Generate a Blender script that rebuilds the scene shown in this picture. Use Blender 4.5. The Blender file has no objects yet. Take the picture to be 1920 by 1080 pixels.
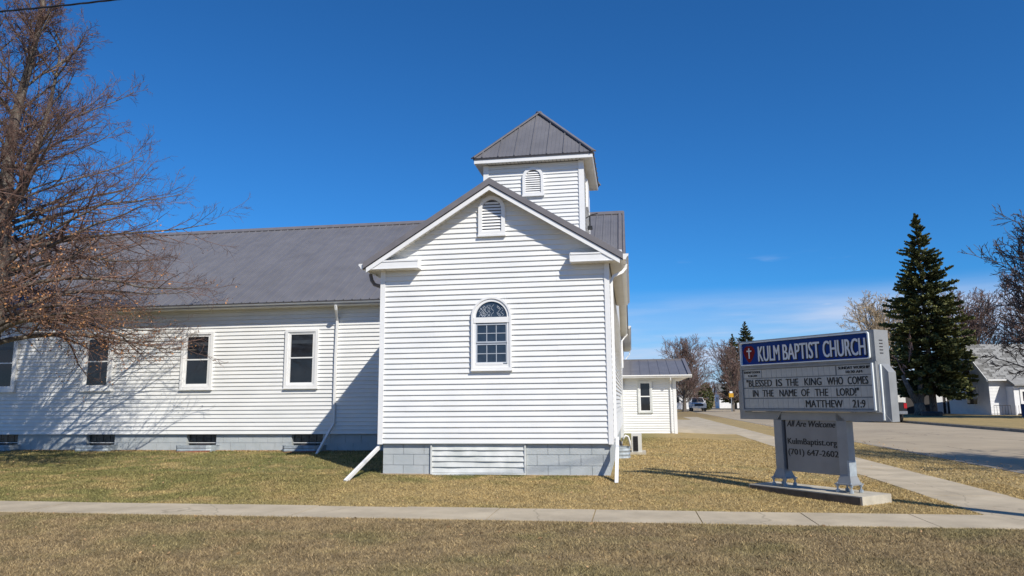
import bpy, bmesh, math, random
import numpy as np
from mathutils import Vector, Matrix
random.seed(7)
S = bpy.context.scene
COL = S.collection
UP = 1.45                      # every height below is written from the eye; roots are lifted by this at the end
# ------------------------------------------------------------------ camera
cd = bpy.data.cameras.new('camera'); cam = bpy.data.objects.new('camera', cd); COL.objects.link(cam)
S.camera = cam
cd.sensor_width = 36.0; cd.lens = 1380/1920*36; cd.clip_start = .1; cd.clip_end = 6000
PITCH, ROLL, PSI = .153, .0085, .1586
fw = Vector((-math.sin(PSI)*math.cos(PITCH), math.cos(PSI)*math.cos(PITCH), math.sin(PITCH)))
rt = Vector((math.cos(PSI), math.sin(PSI), 0)); up = rt.cross(fw)
cr = math.cos(ROLL)*rt - math.sin(ROLL)*up; cu = math.sin(ROLL)*rt + math.cos(ROLL)*up
CAM = Vector((.35, -13.84, 0))
cam.matrix_world = Matrix(((cr.x, cu.x, -fw.x, CAM.x), (cr.y, cu.y, -fw.y, CAM.y), (cr.z, cu.z, -fw.z, CAM.z), (0, 0, 0, 1)))
# ------------------------------------------------------------------ light
SUN = Vector((.9, -1.0, 1.12)).normalized()
sl = bpy.data.lights.new('sun', 'SUN'); sl.energy = 4.7; sl.angle = math.radians(.53); sl.color = (1, .94, .835)
so = bpy.data.objects.new('sun', sl); COL.objects.link(so)
so.rotation_euler = SUN.to_track_quat('Z', 'Y').to_euler()
W = bpy.data.worlds.new('World'); S.world = W; W.use_nodes = True
nt = W.node_tree; nt.nodes.clear()
def wn(t, **k):
    n = nt.nodes.new(t)
    for a, b in k.items(): setattr(n, a, b)
    return n
sky = wn('ShaderNodeTexSky', sky_type='NISHITA', sun_disc=False)
sky.sun_elevation = math.asin(SUN.z); sky.sun_rotation = math.atan2(SUN.x, SUN.y)
sky.altitude = 600; sky.air_density = 1.0; sky.dust_density = 0.0; sky.ozone_density = 2.2
hs = wn('ShaderNodeHueSaturation'); hs.inputs['Saturation'].default_value = 1.0; hs.inputs['Value'].default_value = 1.0
tint = wn('ShaderNodeMixRGB', blend_type='MULTIPLY'); tint.inputs[0].default_value = 1; tint.inputs[2].default_value = (.28, .95, 1.63, 1)
nt.links.new(sky.outputs[0], tint.inputs[1]); nt.links.new(tint.outputs[0], hs.inputs['Color'])
tc = wn('ShaderNodeTexCoord'); sx = wn('ShaderNodeSeparateXYZ'); nt.links.new(tc.outputs['Generated'], sx.inputs[0])
mp = wn('ShaderNodeMapping'); mp.inputs['Scale'].default_value = (1.6, 1.6, 16); nt.links.new(tc.outputs['Generated'], mp.inputs[0])
nz = wn('ShaderNodeTexNoise'); nz.inputs['Scale'].default_value = 1.7; nz.inputs['Detail'].default_value = 7; nz.inputs['Roughness'].default_value = .55
nt.links.new(mp.outputs[0], nz.inputs['Vector'])
cl = wn('ShaderNodeMapRange', interpolation_type='SMOOTHSTEP'); cl.inputs[1].default_value = .32; cl.inputs[2].default_value = .62; cl.inputs[3].default_value = .30
nt.links.new(nz.outputs[0], cl.inputs[0])
e1 = wn('ShaderNodeMapRange', interpolation_type='SMOOTHSTEP'); e1.inputs[1].default_value = .150; e1.inputs[2].default_value = .098
nt.links.new(sx.outputs[2], e1.inputs[0])
mm = wn('ShaderNodeMath', operation='MULTIPLY'); nt.links.new(cl.outputs[0], mm.inputs[0]); nt.links.new(e1.outputs[0], mm.inputs[1])
m2 = wn('ShaderNodeMath', operation='MULTIPLY'); nt.links.new(mm.outputs[0], m2.inputs[0]); m2.inputs[1].default_value = .9
c2 = wn('ShaderNodeMapRange', interpolation_type='SMOOTHSTEP'); c2.inputs[1].default_value = .60; c2.inputs[2].default_value = .70; c2.inputs[4].default_value = .8
mp2 = wn('ShaderNodeMapping'); mp2.inputs['Scale'].default_value = (3.4, 3.4, 24); mp2.inputs['Location'].default_value = (2.3, .4, 1.1); nt.links.new(tc.outputs['Generated'], mp2.inputs[0])
nz2 = wn('ShaderNodeTexNoise'); nz2.inputs['Scale'].default_value = 1.5; nz2.inputs['Detail'].default_value = 5; nt.links.new(mp2.outputs[0], nz2.inputs['Vector']); nt.links.new(nz2.outputs[0], c2.inputs[0])
e2 = wn('ShaderNodeMapRange', interpolation_type='SMOOTHSTEP'); e2.inputs[1].default_value = .19; e2.inputs[2].default_value = .15; nt.links.new(sx.outputs[2], e2.inputs[0])
m3 = wn('ShaderNodeMath', operation='MULTIPLY'); nt.links.new(c2.outputs[0], m3.inputs[0]); nt.links.new(e2.outputs[0], m3.inputs[1])
m4 = wn('ShaderNodeMath', operation='MAXIMUM'); nt.links.new(m2.outputs[0], m4.inputs[0]); nt.links.new(m3.outputs[0], m4.inputs[1])
e3 = wn('ShaderNodeMapRange', interpolation_type='SMOOTHSTEP'); e3.inputs[1].default_value = .075; e3.inputs[2].default_value = .0; e3.inputs[4].default_value = .92; nt.links.new(sx.outputs[2], e3.inputs[0])
m5 = wn('ShaderNodeMath', operation='MAXIMUM'); nt.links.new(m4.outputs[0], m5.inputs[0]); nt.links.new(e3.outputs[0], m5.inputs[1]); m2 = m5
mx = wn('ShaderNodeMixRGB'); nt.links.new(m2.outputs[0], mx.inputs[0]); nt.links.new(hs.outputs[0], mx.inputs[1])
mx.inputs[2].default_value = (7.6, 8.9, 11.6, 1)
bg = wn('ShaderNodeBackground'); bg.inputs['Strength'].default_value = .07
wo = wn('ShaderNodeOutputWorld'); nt.links.new(mx.outputs[0], bg.inputs[0]); nt.links.new(bg.outputs[0], wo.inputs[0])
S.view_settings.view_transform = 'Standard'; S.view_settings.look = 'None'
S.view_settings.exposure = .12; S.view_settings.gamma = 1; S.view_settings.use_curve_mapping = False

# ------------------------------------------------------------------ materials
def mat(name, c, c2=None, scale=6, rough=.6, bump=0, bscale=60, metal=0, spec=.5, detail=5, attr=None, coat=0, stretch=None, lo=.35, hi=.65, coord='Object', stain=None, crack=None):
    m = bpy.data.materials.new(name); m.use_nodes = True; t = m.node_tree; b = t.nodes['Principled BSDF']
    b.inputs['Roughness'].default_value = rough; b.inputs['Metallic'].default_value = metal
    b.inputs['Specular IOR Level'].default_value = spec; b.inputs['Coat Weight'].default_value = coat
    tcn = t.nodes.new('ShaderNodeTexCoord'); src = tcn.outputs[coord]
    if coord == 'World': pass
    if stretch:
        mpn = t.nodes.new('ShaderNodeMapping'); mpn.inputs['Scale'].default_value = stretch; t.links.new(src, mpn.inputs[0]); src = mpn.outputs[0]
    if c2 is None: c2 = tuple(x*.88 for x in c)
    n = t.nodes.new('ShaderNodeTexNoise'); n.inputs['Scale'].default_value = scale; n.inputs['Detail'].default_value = detail
    t.links.new(src, n.inputs['Vector'])
    mr = t.nodes.new('ShaderNodeMapRange'); mr.inputs[1].default_value = lo; mr.inputs[2].default_value = hi; t.links.new(n.outputs[0], mr.inputs[0])
    mix = t.nodes.new('ShaderNodeMixRGB'); mix.inputs[1].default_value = (*c, 1); mix.inputs[2].default_value = (*c2, 1)
    t.links.new(mr.outputs[0], mix.inputs[0]); out = mix.outputs[0]
    def mulc(out, val):
        q_ = t.nodes.new('ShaderNodeMixRGB'); q_.blend_type = 'MULTIPLY'; q_.inputs[0].default_value = 1; t.links.new(out, q_.inputs[1]); t.links.new(val, q_.inputs[2]); return q_.outputs[0]
    if stain:       # (scale, low, high): slow weathering over the surface, in world space
        gp = t.nodes.new('ShaderNodeNewGeometry'); n3 = t.nodes.new('ShaderNodeTexNoise'); n3.inputs['Scale'].default_value = stain[0]; n3.inputs['Detail'].default_value = 8; n3.inputs['Roughness'].default_value = .62
        t.links.new(gp.outputs['Position'], n3.inputs['Vector']); r3 = t.nodes.new('ShaderNodeMapRange'); r3.inputs[1].default_value = .3; r3.inputs[2].default_value = .62; r3.inputs[3].default_value = stain[1]; r3.inputs[4].default_value = stain[2]
        t.links.new(n3.outputs[0], r3.inputs[0]); out = mulc(out, r3.outputs[0])
    if crack:       # (scale, width, tone): thin wandering cracks
        gp = t.nodes.new('ShaderNodeNewGeometry'); n4 = t.nodes.new('ShaderNodeTexNoise'); n4.inputs['Scale'].default_value = .7; n4.inputs['Detail'].default_value = 6; t.links.new(gp.outputs['Position'], n4.inputs['Vector'])
        ad = t.nodes.new('ShaderNodeMixRGB'); ad.blend_type = 'ADD'; ad.inputs[0].default_value = 1.6; t.links.new(gp.outputs['Position'], ad.inputs[1]); t.links.new(n4.outputs[1], ad.inputs[2])
        ad.inputs[0].default_value = 1.0
        vo = t.nodes.new('ShaderNodeTexVoronoi'); vo.feature = 'DISTANCE_TO_EDGE'; vo.inputs['Scale'].default_value = crack[0]; t.links.new(ad.outputs[0], vo.inputs['Vector'])
        r4 = t.nodes.new('ShaderNodeMapRange'); r4.inputs[1].default_value = crack[1]*.4; r4.inputs[2].default_value = crack[1]; r4.inputs[3].default_value = crack[2]; r4.inputs[4].default_value = 1; t.links.new(vo.outputs['Distance'], r4.inputs[0])
        out = mulc(out, r4.outputs[0])
    if attr:
        a = t.nodes.new('ShaderNodeAttribute'); a.attribute_name = 'rnd'
        am = t.nodes.new('ShaderNodeMapRange'); am.inputs[3].default_value = attr[0]; am.inputs[4].default_value = attr[1]; t.links.new(a.outputs['Fac'], am.inputs[0])
        mu = t.nodes.new('ShaderNodeMixRGB'); mu.blend_type = 'MULTIPLY'; mu.inputs[0].default_value = 1; t.links.new(out, mu.inputs[1]); t.links.new(am.outputs[0], mu.inputs[2]); out = mu.outputs[0]
    t.links.new(out, b.inputs['Base Color'])
    if bump:
        n2 = t.nodes.new('ShaderNodeTexNoise'); n2.inputs['Scale'].default_value = bscale; n2.inputs['Detail'].default_value = 4; t.links.new(src, n2.inputs['Vector'])
        bn = t.nodes.new('ShaderNodeBump'); bn.inputs['Strength'].default_value = bump; bn.inputs['Distance'].default_value = .02
        t.links.new(n2.outputs[0], bn.inputs['Height']); t.links.new(bn.outputs[0], b.inputs['Normal'])
    m['mix'] = 1
    return m
M = {}
M['siding'] = mat('white_siding', (.80, .80, .78), (.74, .745, .73), 1.2, .42, .05, 9, stretch=(1, 1, 3), stain=(.9, 1.0, .93))
M['trim'] = mat('white_trim', (.80, .80, .79), (.75, .75, .74), 3, .4)
M['soffit'] = mat('cream_soffit', (.74, .71, .63), (.68, .65, .58), 3, .6)
M['alum'] = mat('chalky_aluminium', (.68, .69, .67), (.52, .54, .52), 3.2, .7, .12, 12)
M['roof'] = mat('grey_steel_roof', (.158, .155, .166), (.138, .136, .146), 2.5, .42, .04, 8, spec=.6, stain=(.8, .90, 1.08))
M['dark'] = mat('dark_trim', (.045, .042, .046), None, 5, .5)
M['rooftrim'] = mat('grey_ridge_trim', (.18, .168, .172), (.155, .145, .15), 4, .42)
M['block'] = mat('painted_block', (.47, .50, .51), (.41, .445, .455), 4, .85, .5, 90, stain=(1.6, .95, 1.02))
M['mortar'] = mat('painted_mortar', (.445, .48, .49), None, 6, .9, .4, 80)
M['conc'] = mat('sidewalk_concrete', (.52, .44, .315), (.43, .36, .255), 1.3, .9, .35, 70, coord='Object', detail=8, stain=(1.7, .80, 1.05), crack=(.30, .004, .74))
M['conc2'] = mat('pad_concrete', (.52, .47, .37), (.42, .38, .30), 6, .9, .35, 60, stain=(3, .82, 1.05))
M['glass'] = mat('dark_window_glass', (.012, .014, .018), (.02, .022, .026), 3, .04, 0, spec=.5)
M['glass2'] = mat('arched_window_glass', (.02, .032, .055), (.03, .045, .07), 9, .06, 0, spec=.5)
M['blind'] = mat('dim_blind', (.05, .06, .07), (.03, .035, .045), 5, .3)
M['glassblk'] = mat('glass_block', (.07, .078, .078), (.035, .038, .038), 12, .15, .3, 30)
M['came'] = mat('lead_came', (.42, .46, .52), None, 9, .5)
M['galv'] = mat('galvanised_steel', (.42, .47, .50), (.30, .34, .37), 9, .6, .1, 40, metal=.2)
M['road'] = mat('tan_asphalt', (.43, .35, .24), (.36, .295, .205), .35, .95, .4, 60, detail=9, stain=(.35, .84, 1.06), crack=(.16, .006, .62))
M['kerb'] = mat('kerb_concrete', (.30, .27, .22), (.20, .17, .13), 2, .95, .3, 50)
M['bark'] = mat('grey_bark', (.20, .172, .14), (.06, .048, .04), 14, .95, .6, 40, stretch=(1, 1, .3))
M['twig'] = mat('reddish_twig', (.205, .122, .092), (.12, .072, .058), 2, .85, attr=(.6, 1.3))
M['twig2'] = mat('brown_twig', (.25, .165, .14), (.17, .115, .10), 2, .85, attr=(.6, 1.3))
M['twig4'] = mat('dark_grey_twig', (.115, .095, .088), (.08, .065, .06), 2, .85, attr=(.6, 1.3))
M['twig3'] = mat('yellow_twig', (.50, .40, .27), (.40, .31, .2), 2, .85, attr=(.6, 1.3))
M['bract'] = mat('dry_orange_bract', (.50, .25, .10), (.28, .13, .06), 5, .8, attr=(.5, 1.4))
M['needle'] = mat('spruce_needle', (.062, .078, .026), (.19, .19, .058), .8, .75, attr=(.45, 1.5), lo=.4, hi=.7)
M['signmet'] = mat('grey_sign_metal', (.295, .305, .31), (.255, .265, .27), 5, .48, .03, 20, metal=.15)
M['signpan'] = mat('grey_sign_panel', (.27, .268, .262), (.23, .228, .222), 3, .5, metal=.1)
M['black'] = mat('black_letter', (.012, .012, .013), None, 5, .5)
M['tile'] = mat('letter_tile_plastic', (.50, .50, .465), (.39, .39, .365), 6, .45)
M['board'] = mat('message_board_back', (.20, .215, .22), None, 6, .5)
M['blue'] = mat('blue_sign_face', (.005, .042, .225), (.004, .036, .20), 4, .6, spec=.2)
M['red'] = mat('red_emblem', (.20, .008, .010), None, 5, .6, spec=.2)
M['white'] = mat('white_sign_letter', (.76, .77, .78), None, 5, .3)
M['bright'] = mat('white_sign_moulding', (.82, .86, .86), None, 4, .25)
M['leaf'] = mat('dry_leaf', (.42, .27, .13), (.30, .18, .09), 5, .8, attr=(.6, 1.5))
M['tyre'] = mat('tyre_rubber', (.02, .02, .021), None, 9, .8)
M['rim'] = mat('wheel_rim', (.35, .35, .36), None, 9, .3, metal=.8)
M['chrome'] = mat('bumper_chrome', (.5, .5, .52), None, 9, .2, metal=.9)
M['blackcar'] = mat('black_car_paint', (.012, .013, .016), None, 3, .25, coat=.6)
M['whitecar'] = mat('silver_car_paint', (.55, .56, .58), None, 3, .3, coat=.5)
M['carglass'] = mat('car_glass', (.02, .024, .028), None, 3, .06)
M['taillight'] = mat('red_lens', (.45, .01, .015), None, 3, .2)
M['lens'] = mat('clear_lens', (.6, .6, .58), None, 3, .15)
M['housew'] = mat('house_white_wall', (.80, .81, .82), (.74, .75, .77), 2, .7)
M['shingle'] = mat('grey_shingle', (.17, .17, .165), (.13, .13, .125), 3, .9, .3, 20)
M['shingle2'] = mat('light_shingle', (.30, .305, .30), (.22, .22, .215), 3, .9, .3, 20)
M['darkwall'] = mat('dark_siding', (.06, .055, .055), (.05, .045, .045), 3, .8)
M['wood'] = mat('utility_pole_wood', (.13, .10, .075), (.09, .07, .05), 9, .9, .3, 30)
M['yellow'] = mat('yellow_sign', (.62, .33, .02), None, 3, .4)
M['bluebin'] = mat('blue_plastic', (.02, .05, .16), None, 3, .5)
M['shrub'] = mat('arborvitae', (.045, .06, .018), (.10, .10, .03), 2, .8, attr=(.5, 1.5))
M['brick'] = mat('red_brick', (.33, .13, .08), (.22, .09, .06), 9, .9)
M['ac'] = mat('outdoor_unit_paint', (.62, .61, .56), None, 5, .5)
M['beige'] = mat('tan_stone', (.42, .33, .25), None, 3, .9)

# ------------------------------------------------------------------ helpers
class MB:
    def __init__(s): s.v = []; s.f = []
    def add(s, vs, fs):
        o = len(s.v); s.v += [tuple(x) for x in vs]; s.f += [tuple(o+i for i in f) for f in fs]; return s
    def box(s, x0, x1, y0, y1, z0, z1):
        return s.add([(x0, y0, z0), (x1, y0, z0), (x1, y1, z0), (x0, y1, z0), (x0, y0, z1), (x1, y0, z1), (x1, y1, z1), (x0, y1, z1)],
                     [(0, 3, 2, 1), (4, 5, 6, 7), (0, 1, 5, 4), (1, 2, 6, 5), (2, 3, 7, 6), (3, 0, 4, 7)])
    def prism(s, prof, a, b, fn):   # prof: list of 2D, extruded a..b through fn(u,v,w)
        n = len(prof); vs = [fn(u, v, a) for u, v in prof] + [fn(u, v, b) for u, v in prof]
        return s.add(vs, [tuple(range(n))[::-1], tuple(range(n, 2*n))] + [(i, (i+1) % n, n+(i+1) % n, n+i) for i in range(n)])
    def hexa(s, p): return s.add(p, [(0, 3, 2, 1), (4, 5, 6, 7), (0, 1, 5, 4), (1, 2, 6, 5), (2, 3, 7, 6), (3, 0, 4, 7)])
    def tube(s, pts, r, k=8, cap=True, rect=None):
        pts = [Vector(p) for p in pts]; rings = []; o = len(s.v)
        for i, p in enumerate(pts):
            t = (pts[min(i+1, len(pts)-1)]-pts[max(i-1, 0)]).normalized()
            a = Vector((0, 0, 1)) if abs(t.z) < .9 else Vector((1, 0, 0))
            if rect and len(rect) > 2: a = Vector(rect[2])
            u = t.cross(a).normalized(); w = u.cross(t)
            rr = r[i] if isinstance(r, (list, tuple)) else r
            if rect:
                for c, d in ((-1, -1), (1, -1), (1, 1), (-1, 1)): s.v.append(tuple(p+u*c*rect[0]+w*d*rect[1]))
            else:
                for j in range(k):
                    an = 2*math.pi*j/k; s.v.append(tuple(p+u*math.cos(an)*rr+w*math.sin(an)*rr))
        k = 4 if rect else k
        for i in range(len(pts)-1):
            for j in range(k): s.f.append((o+i*k+j, o+i*k+(j+1) % k, o+(i+1)*k+(j+1) % k, o+(i+1)*k+j))
        if cap: s.f.append(tuple(o+j for j in range(k))[::-1]); s.f.append(tuple(o+(len(pts)-1)*k+j for j in range(k)))
        return s
    def ring(s, outer, inner, y0, y1):   # frame in the XZ plane between two outlines with the same count, y0 front
        n = len(outer); o = len(s.v)
        for (x, z) in outer: s.v.append((x, y0, z))
        for (x, z) in inner: s.v.append((x, y0, z))
        for (x, z) in outer: s.v.append((x, y1, z))
        for (x, z) in inner: s.v.append((x, y1, z))
        for i in range(n):
            j = (i+1) % n
            s.f += [(o+i, o+j, o+n+j, o+n+i), (o+i, o+2*n+i, o+2*n+j, o+j), (o+n+i, o+n+j, o+3*n+j, o+3*n+i)]
        return s
    def mesh(s, name): me = bpy.data.meshes.new(name); me.from_pydata(s.v, [], s.f); me.update(); return me
    def build(s, name, m, parent=None, smooth=False):
        me = s.mesh(name); me.materials.append(M[m] if isinstance(m, str) else m)
        if smooth: me.polygons.foreach_set('use_smooth', [True]*len(me.polygons))
        return link(name, me, parent)
def link(name, me, parent=None):
    o = bpy.data.objects.new(name, me); COL.objects.link(o)
    if parent is not None: o.parent = parent
    return o
def box(name, m, parent, *a): return MB().box(*a).build(name, m, parent)
def thing(name, label, cat, loc=(0, 0, 0), rz=0, group=None):
    o = bpy.data.objects.new(name, None); COL.objects.link(o); o.location = loc; o.rotation_euler = (0, 0, rz)
    o['label'] = label; o['category'] = cat
    if group: o['group'] = group
    return o
def tag(o, label, cat, group=None, kind=None):
    if label: o['label'] = label
    if cat: o['category'] = cat
    if group: o['group'] = group
    if kind: o['kind'] = kind
    return o
def bulk(name, V, F, m, parent=None, rnd=None, smooth=False):
    me = bpy.data.meshes.new(name); nv = len(V); nf, k = F.shape
    me.vertices.add(nv); me.vertices.foreach_set('co', np.ascontiguousarray(V, dtype=np.float32).ravel())
    me.loops.add(nf*k); me.loops.foreach_set('vertex_index', np.ascontiguousarray(F, dtype=np.int32).ravel())
    me.polygons.add(nf); me.polygons.foreach_set('loop_start', np.arange(0, nf*k, k, dtype=np.int32))
    me.polygons.foreach_set('loop_total', np.full(nf, k, dtype=np.int32))
    if smooth: me.polygons.foreach_set('use_smooth', np.ones(nf, dtype=bool))
    me.update(calc_edges=True)
    if rnd is not None:
        a = me.attributes.new('rnd', 'FLOAT', 'POINT'); a.data.foreach_set('value', rnd.astype(np.float32))
    me.materials.append(M[m]); return link(name, me, parent)
def sm(t): t = np.clip(t, 0, 1); return t*t*(3-2*t)
def hgt(X, Y):
    X = np.asarray(X, float); Y = np.asarray(Y, float)
    z = -1.455 + .10*sm((Y+3.4)/3.6)*sm((4.4-X)/3) + .165*sm(Y/4.2)*sm((-X-3.6)/1.2)
    z = z + .012*np.sin(X*1.3+1)*np.sin(Y*1.1) * sm((-Y-4.8)/2)
    z = np.where(X > 5.9, z - .03*sm((X-5.9)/2), z)
    z = np.where((X > 7.95) & (X < 18.05), -1.66, z)
    z = np.where(X >= 18.05, -1.47 + .05*sm((X-18)/6), z)
    far = sm((Y-60)/60); z = z*(1-far) + far*np.where((X > 7.95) & (X < 18.05), -1.66, -1.52)
    return z

# ------------------------------------------------------------------ ground
xs = np.unique(np.concatenate([np.linspace(-900, -40, 12), np.arange(-40, -18, 2), np.arange(-18, 7.8, .3), [7.9, 7.96], np.arange(8.5, 18, 1), [18.04, 18.1], np.arange(19, 60, 3), np.linspace(60, 1200, 14)]))
ys = np.unique(np.concatenate([np.linspace(-300, -16, 8), np.arange(-16, 8, .3), np.arange(8, 40, 1.5), np.arange(40, 130, 5), np.linspace(130, 2500, 14)]))
GX, GY = np.meshgrid(xs, ys, indexing='ij'); GZ = hgt(GX, GY)
V = np.stack([GX, GY, GZ], -1).reshape(-1, 3); nx, ny = len(xs), len(ys)
I = (np.arange(nx-1)[:, None]*ny + np.arange(ny-1)[None]).ravel()
F = np.stack([I, I+ny, I+ny+1, I+1], 1)
def grassmat(name, blade):
    m = bpy.data.materials.new(name); m.use_nodes = True; t = m.node_tree; b = t.nodes['Principled BSDF']
    b.inputs['Roughness'].default_value = .85; b.inputs['Specular IOR Level'].default_value = .25
    N = t.nodes.new; L = t.links.new
    g = N('ShaderNodeNewGeometry'); sp = N('ShaderNodeSeparateXYZ'); L(g.outputs['Position'], sp.inputs[0])
    def noise(sc, lo, hi, det=4, off=0):
        mp_ = N('ShaderNodeMapping'); mp_.inputs['Location'].default_value = (off, off, 0); L(g.outputs['Position'], mp_.inputs[0])
        n = N('ShaderNodeTexNoise'); n.inputs['Scale'].default_value = sc; n.inputs['Detail'].default_value = det; L(mp_.outputs[0], n.inputs['Vector'])
        r = N('ShaderNodeMapRange'); r.inputs[1].default_value = lo; r.inputs[2].default_value = hi; L(n.outputs[0], r.inputs[0]); return r.outputs[0]
    def mixc(f, a, b_):
        x = N('ShaderNodeMixRGB'); L(f, x.inputs[0])
        for i, c in ((1, a), (2, b_)):
            if isinstance(c, tuple): x.inputs[i].default_value = (*c, 1)
            else: L(c, x.inputs[i])
        return x.outputs[0]
    def rng_(o, a, b_, c=0, d=1):
        r = N('ShaderNodeMapRange'); r.interpolation_type = 'SMOOTHSTEP'
        for i, v_ in ((1, a), (2, b_), (3, c), (4, d)): r.inputs[i].default_value = v_
        L(o, r.inputs[0]); return r.outputs[0]
    def mul(a, b_, op='MULTIPLY'):
        x = N('ShaderNodeMath'); x.operation = op
        for i, c in ((0, a), (1, b_)):
            if isinstance(c, float): x.inputs[i].default_value = c
            else: L(c, x.inputs[i])
        x.use_clamp = True; return x.outputs[0]
    # lawn colours: straw tan, duller brown on the verge in front, greener towards the left lawn and at walls
    tan = mixc(noise(2.2, .3, .7), (.475, .345, .15), (.36, .27, .125))
    brn = mixc(noise(2.6, .35, .65, 5, 9), (.25, .185, .098), (.36, .265, .135))
    y_ = sp.outputs[1]; x_ = sp.outputs[0]
    front = rng_(y_, -4.2, -4.8)
    c = mixc(front, tan, brn)
    gl = mul(rng_(x_, -2.0, -7.5), rng_(y_, -4.7, -3.9))
    g1 = mul(mul(gl, .85), noise(1.1, .32, .55, 3, 4))
    gw = mul(mul(rng_(y_, -1.9, -.2), rng_(x_, .6, -.8)), noise(1.5, .42, .62, 3, 2))
    gf = mul(noise(.7, .54, .70, 4, 31), .45)
    gfr = mul(mul(front, noise(.95, .50, .68, 4, 17)), .42)
    gr = mul(mul(rng_(y_, 7.0, 15.0), rng_(x_, 2.2, .2)), .9)
    f = mul(mul(mul(g1, gw, 'MAXIMUM'), gf, 'MAXIMUM'), gr, 'MAXIMUM')
    c = mixc(mul(mul(f, gfr, 'MAXIMUM'), .80), c, (.135, .155, .045))
    farr = rng_(y_, 40.0, 60.0); c = mixc(mul(farr, .6), c, (.24, .17, .085))
    if blade:
        a = N('ShaderNodeAttribute'); a.attribute_name = 'rnd'
        r = N('ShaderNodeMapRange'); r.inputs[3].default_value = .38; r.inputs[4].default_value = 1.75; L(a.outputs['Fac'], r.inputs[0])
        mu = N('ShaderNodeMixRGB'); mu.blend_type = 'MULTIPLY'; mu.inputs[0].default_value = 1; L(c, mu.inputs[1]); L(r.outputs[0], mu.inputs[2]); c = mu.outputs[0]
    else:
        n = noise(38, .3, .7, 6); r = N('ShaderNodeMapRange'); r.inputs[3].default_value = .68; r.inputs[4].default_value = 1.12; L(n, r.inputs[0])
        mu = N('ShaderNodeMixRGB'); mu.blend_type = 'MULTIPLY'; mu.inputs[0].default_value = 1; L(c, mu.inputs[1]); L(r.outputs[0], mu.inputs[2]); c = mu.outputs[0]
        bn = N('ShaderNodeBump'); bn.inputs['Strength'].default_value = .8; bn.inputs['Distance'].default_value = .03; L(noise(55, 0, 1, 6), bn.inputs['Height']); L(bn.outputs[0], b.inputs['Normal'])
    L(c, b.inputs['Base Color']); return m
M['lawn'] = grassmat('lawn_ground', False); M['blade'] = grassmat('grass_blades', True)
g = bulk('ground', V, F, 'lawn', smooth=True); g['kind'] = 'structure'
# road and kerbs
def sheet(name, m, x0, x1, y0, y1, z, n=1):
    b = MB(); yy = np.linspace(y0, y1, n+1)
    for i in range(n): b.add([(x0, yy[i], z), (x1, yy[i], z), (x1, yy[i+1], z), (x0, yy[i+1], z)], [(0, 1, 2, 3)])
    o = b.build(name, m); o['kind'] = 'structure'; return o
b = MB(); cx = np.linspace(8.0, 18.0, 9)
for i in range(8):
    z0 = -1.60+.07*math.sin(math.pi*i/8); z1 = -1.60+.07*math.sin(math.pi*(i+1)/8)
    b.add([(cx[i], -120, z0), (cx[i+1], -120, z1), (cx[i+1], 600, z1), (cx[i], 600, z0)], [(0, 1, 2, 3)])
r = b.build('road', 'road', smooth=True); r['kind'] = 'structure'
k = MB().box(7.86, 8.03, -120, 600, -1.7, -1.478).build('near_kerb', 'kerb'); k['kind'] = 'structure'
k = MB().box(17.97, 18.14, -120, 600, -1.7, -1.462).build('far_kerb', 'kerb'); k['kind'] = 'structure'
# sidewalks made of slabs
rs = random.Random(3)
sw = MB().box(-40, 4.64, -4.54, -3.56, -1.6, -1.462).build('front_sidewalk', 'kerb'); sw['kind'] = 'structure'
j0 = -.18
for i in range(-22, 4):
    x0 = j0+1.31*i; x1 = x0+1.31 if i < 3 else 4.655
    dz = rs.uniform(-.004, .006)
    o = MB().hexa([(x0+.007, -4.55, -1.5), (x1-.007, -4.55, -1.5), (x1-.007, -3.55, -1.5), (x0+.007, -3.55, -1.5),
                   (x0+.007, -4.55, -1.447+dz), (x1-.007, -4.55, -1.447+rs.uniform(-.004, .006)), (x1-.007, -3.55, -1.447+dz), (x0+.007, -3.55, -1.447+dz)]).build('slab', 'conc', sw)
sn = MB().box(4.67, 5.83, -40, 90, -1.6, -1.468).build('side_sidewalk', 'kerb'); sn['kind'] = 'structure'
for i in range(-12, 38):
    y0 = -4.55+1.5*i; dz = rs.uniform(-.003, .003)
    MB().box(4.66, 5.84, y0+.006, y0+1.494, -1.5, -1.450+dz).build('slab', 'conc', sn)
d = MB()
for y0 in range(7):
    for i in range(6):
        xa, xb, ya, yb_ = 1.95+.451*i, 1.95+.451*(i+1), 19.0+3.4*y0, 19.0+3.4*(y0+1)-.012
        d.add([(x, y, float(hgt(x, y))+.014-q_) for q_ in (0, .1) for (x, y) in ((xa, ya), (xb, ya), (xb, yb_), (xa, yb_))], [(0, 1, 2, 3), (0, 4, 5, 1), (1, 5, 6, 2), (2, 6, 7, 3), (3, 7, 4, 0)])
dr = d.build('driveway', 'conc'); dr['kind'] = 'structure'

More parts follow.
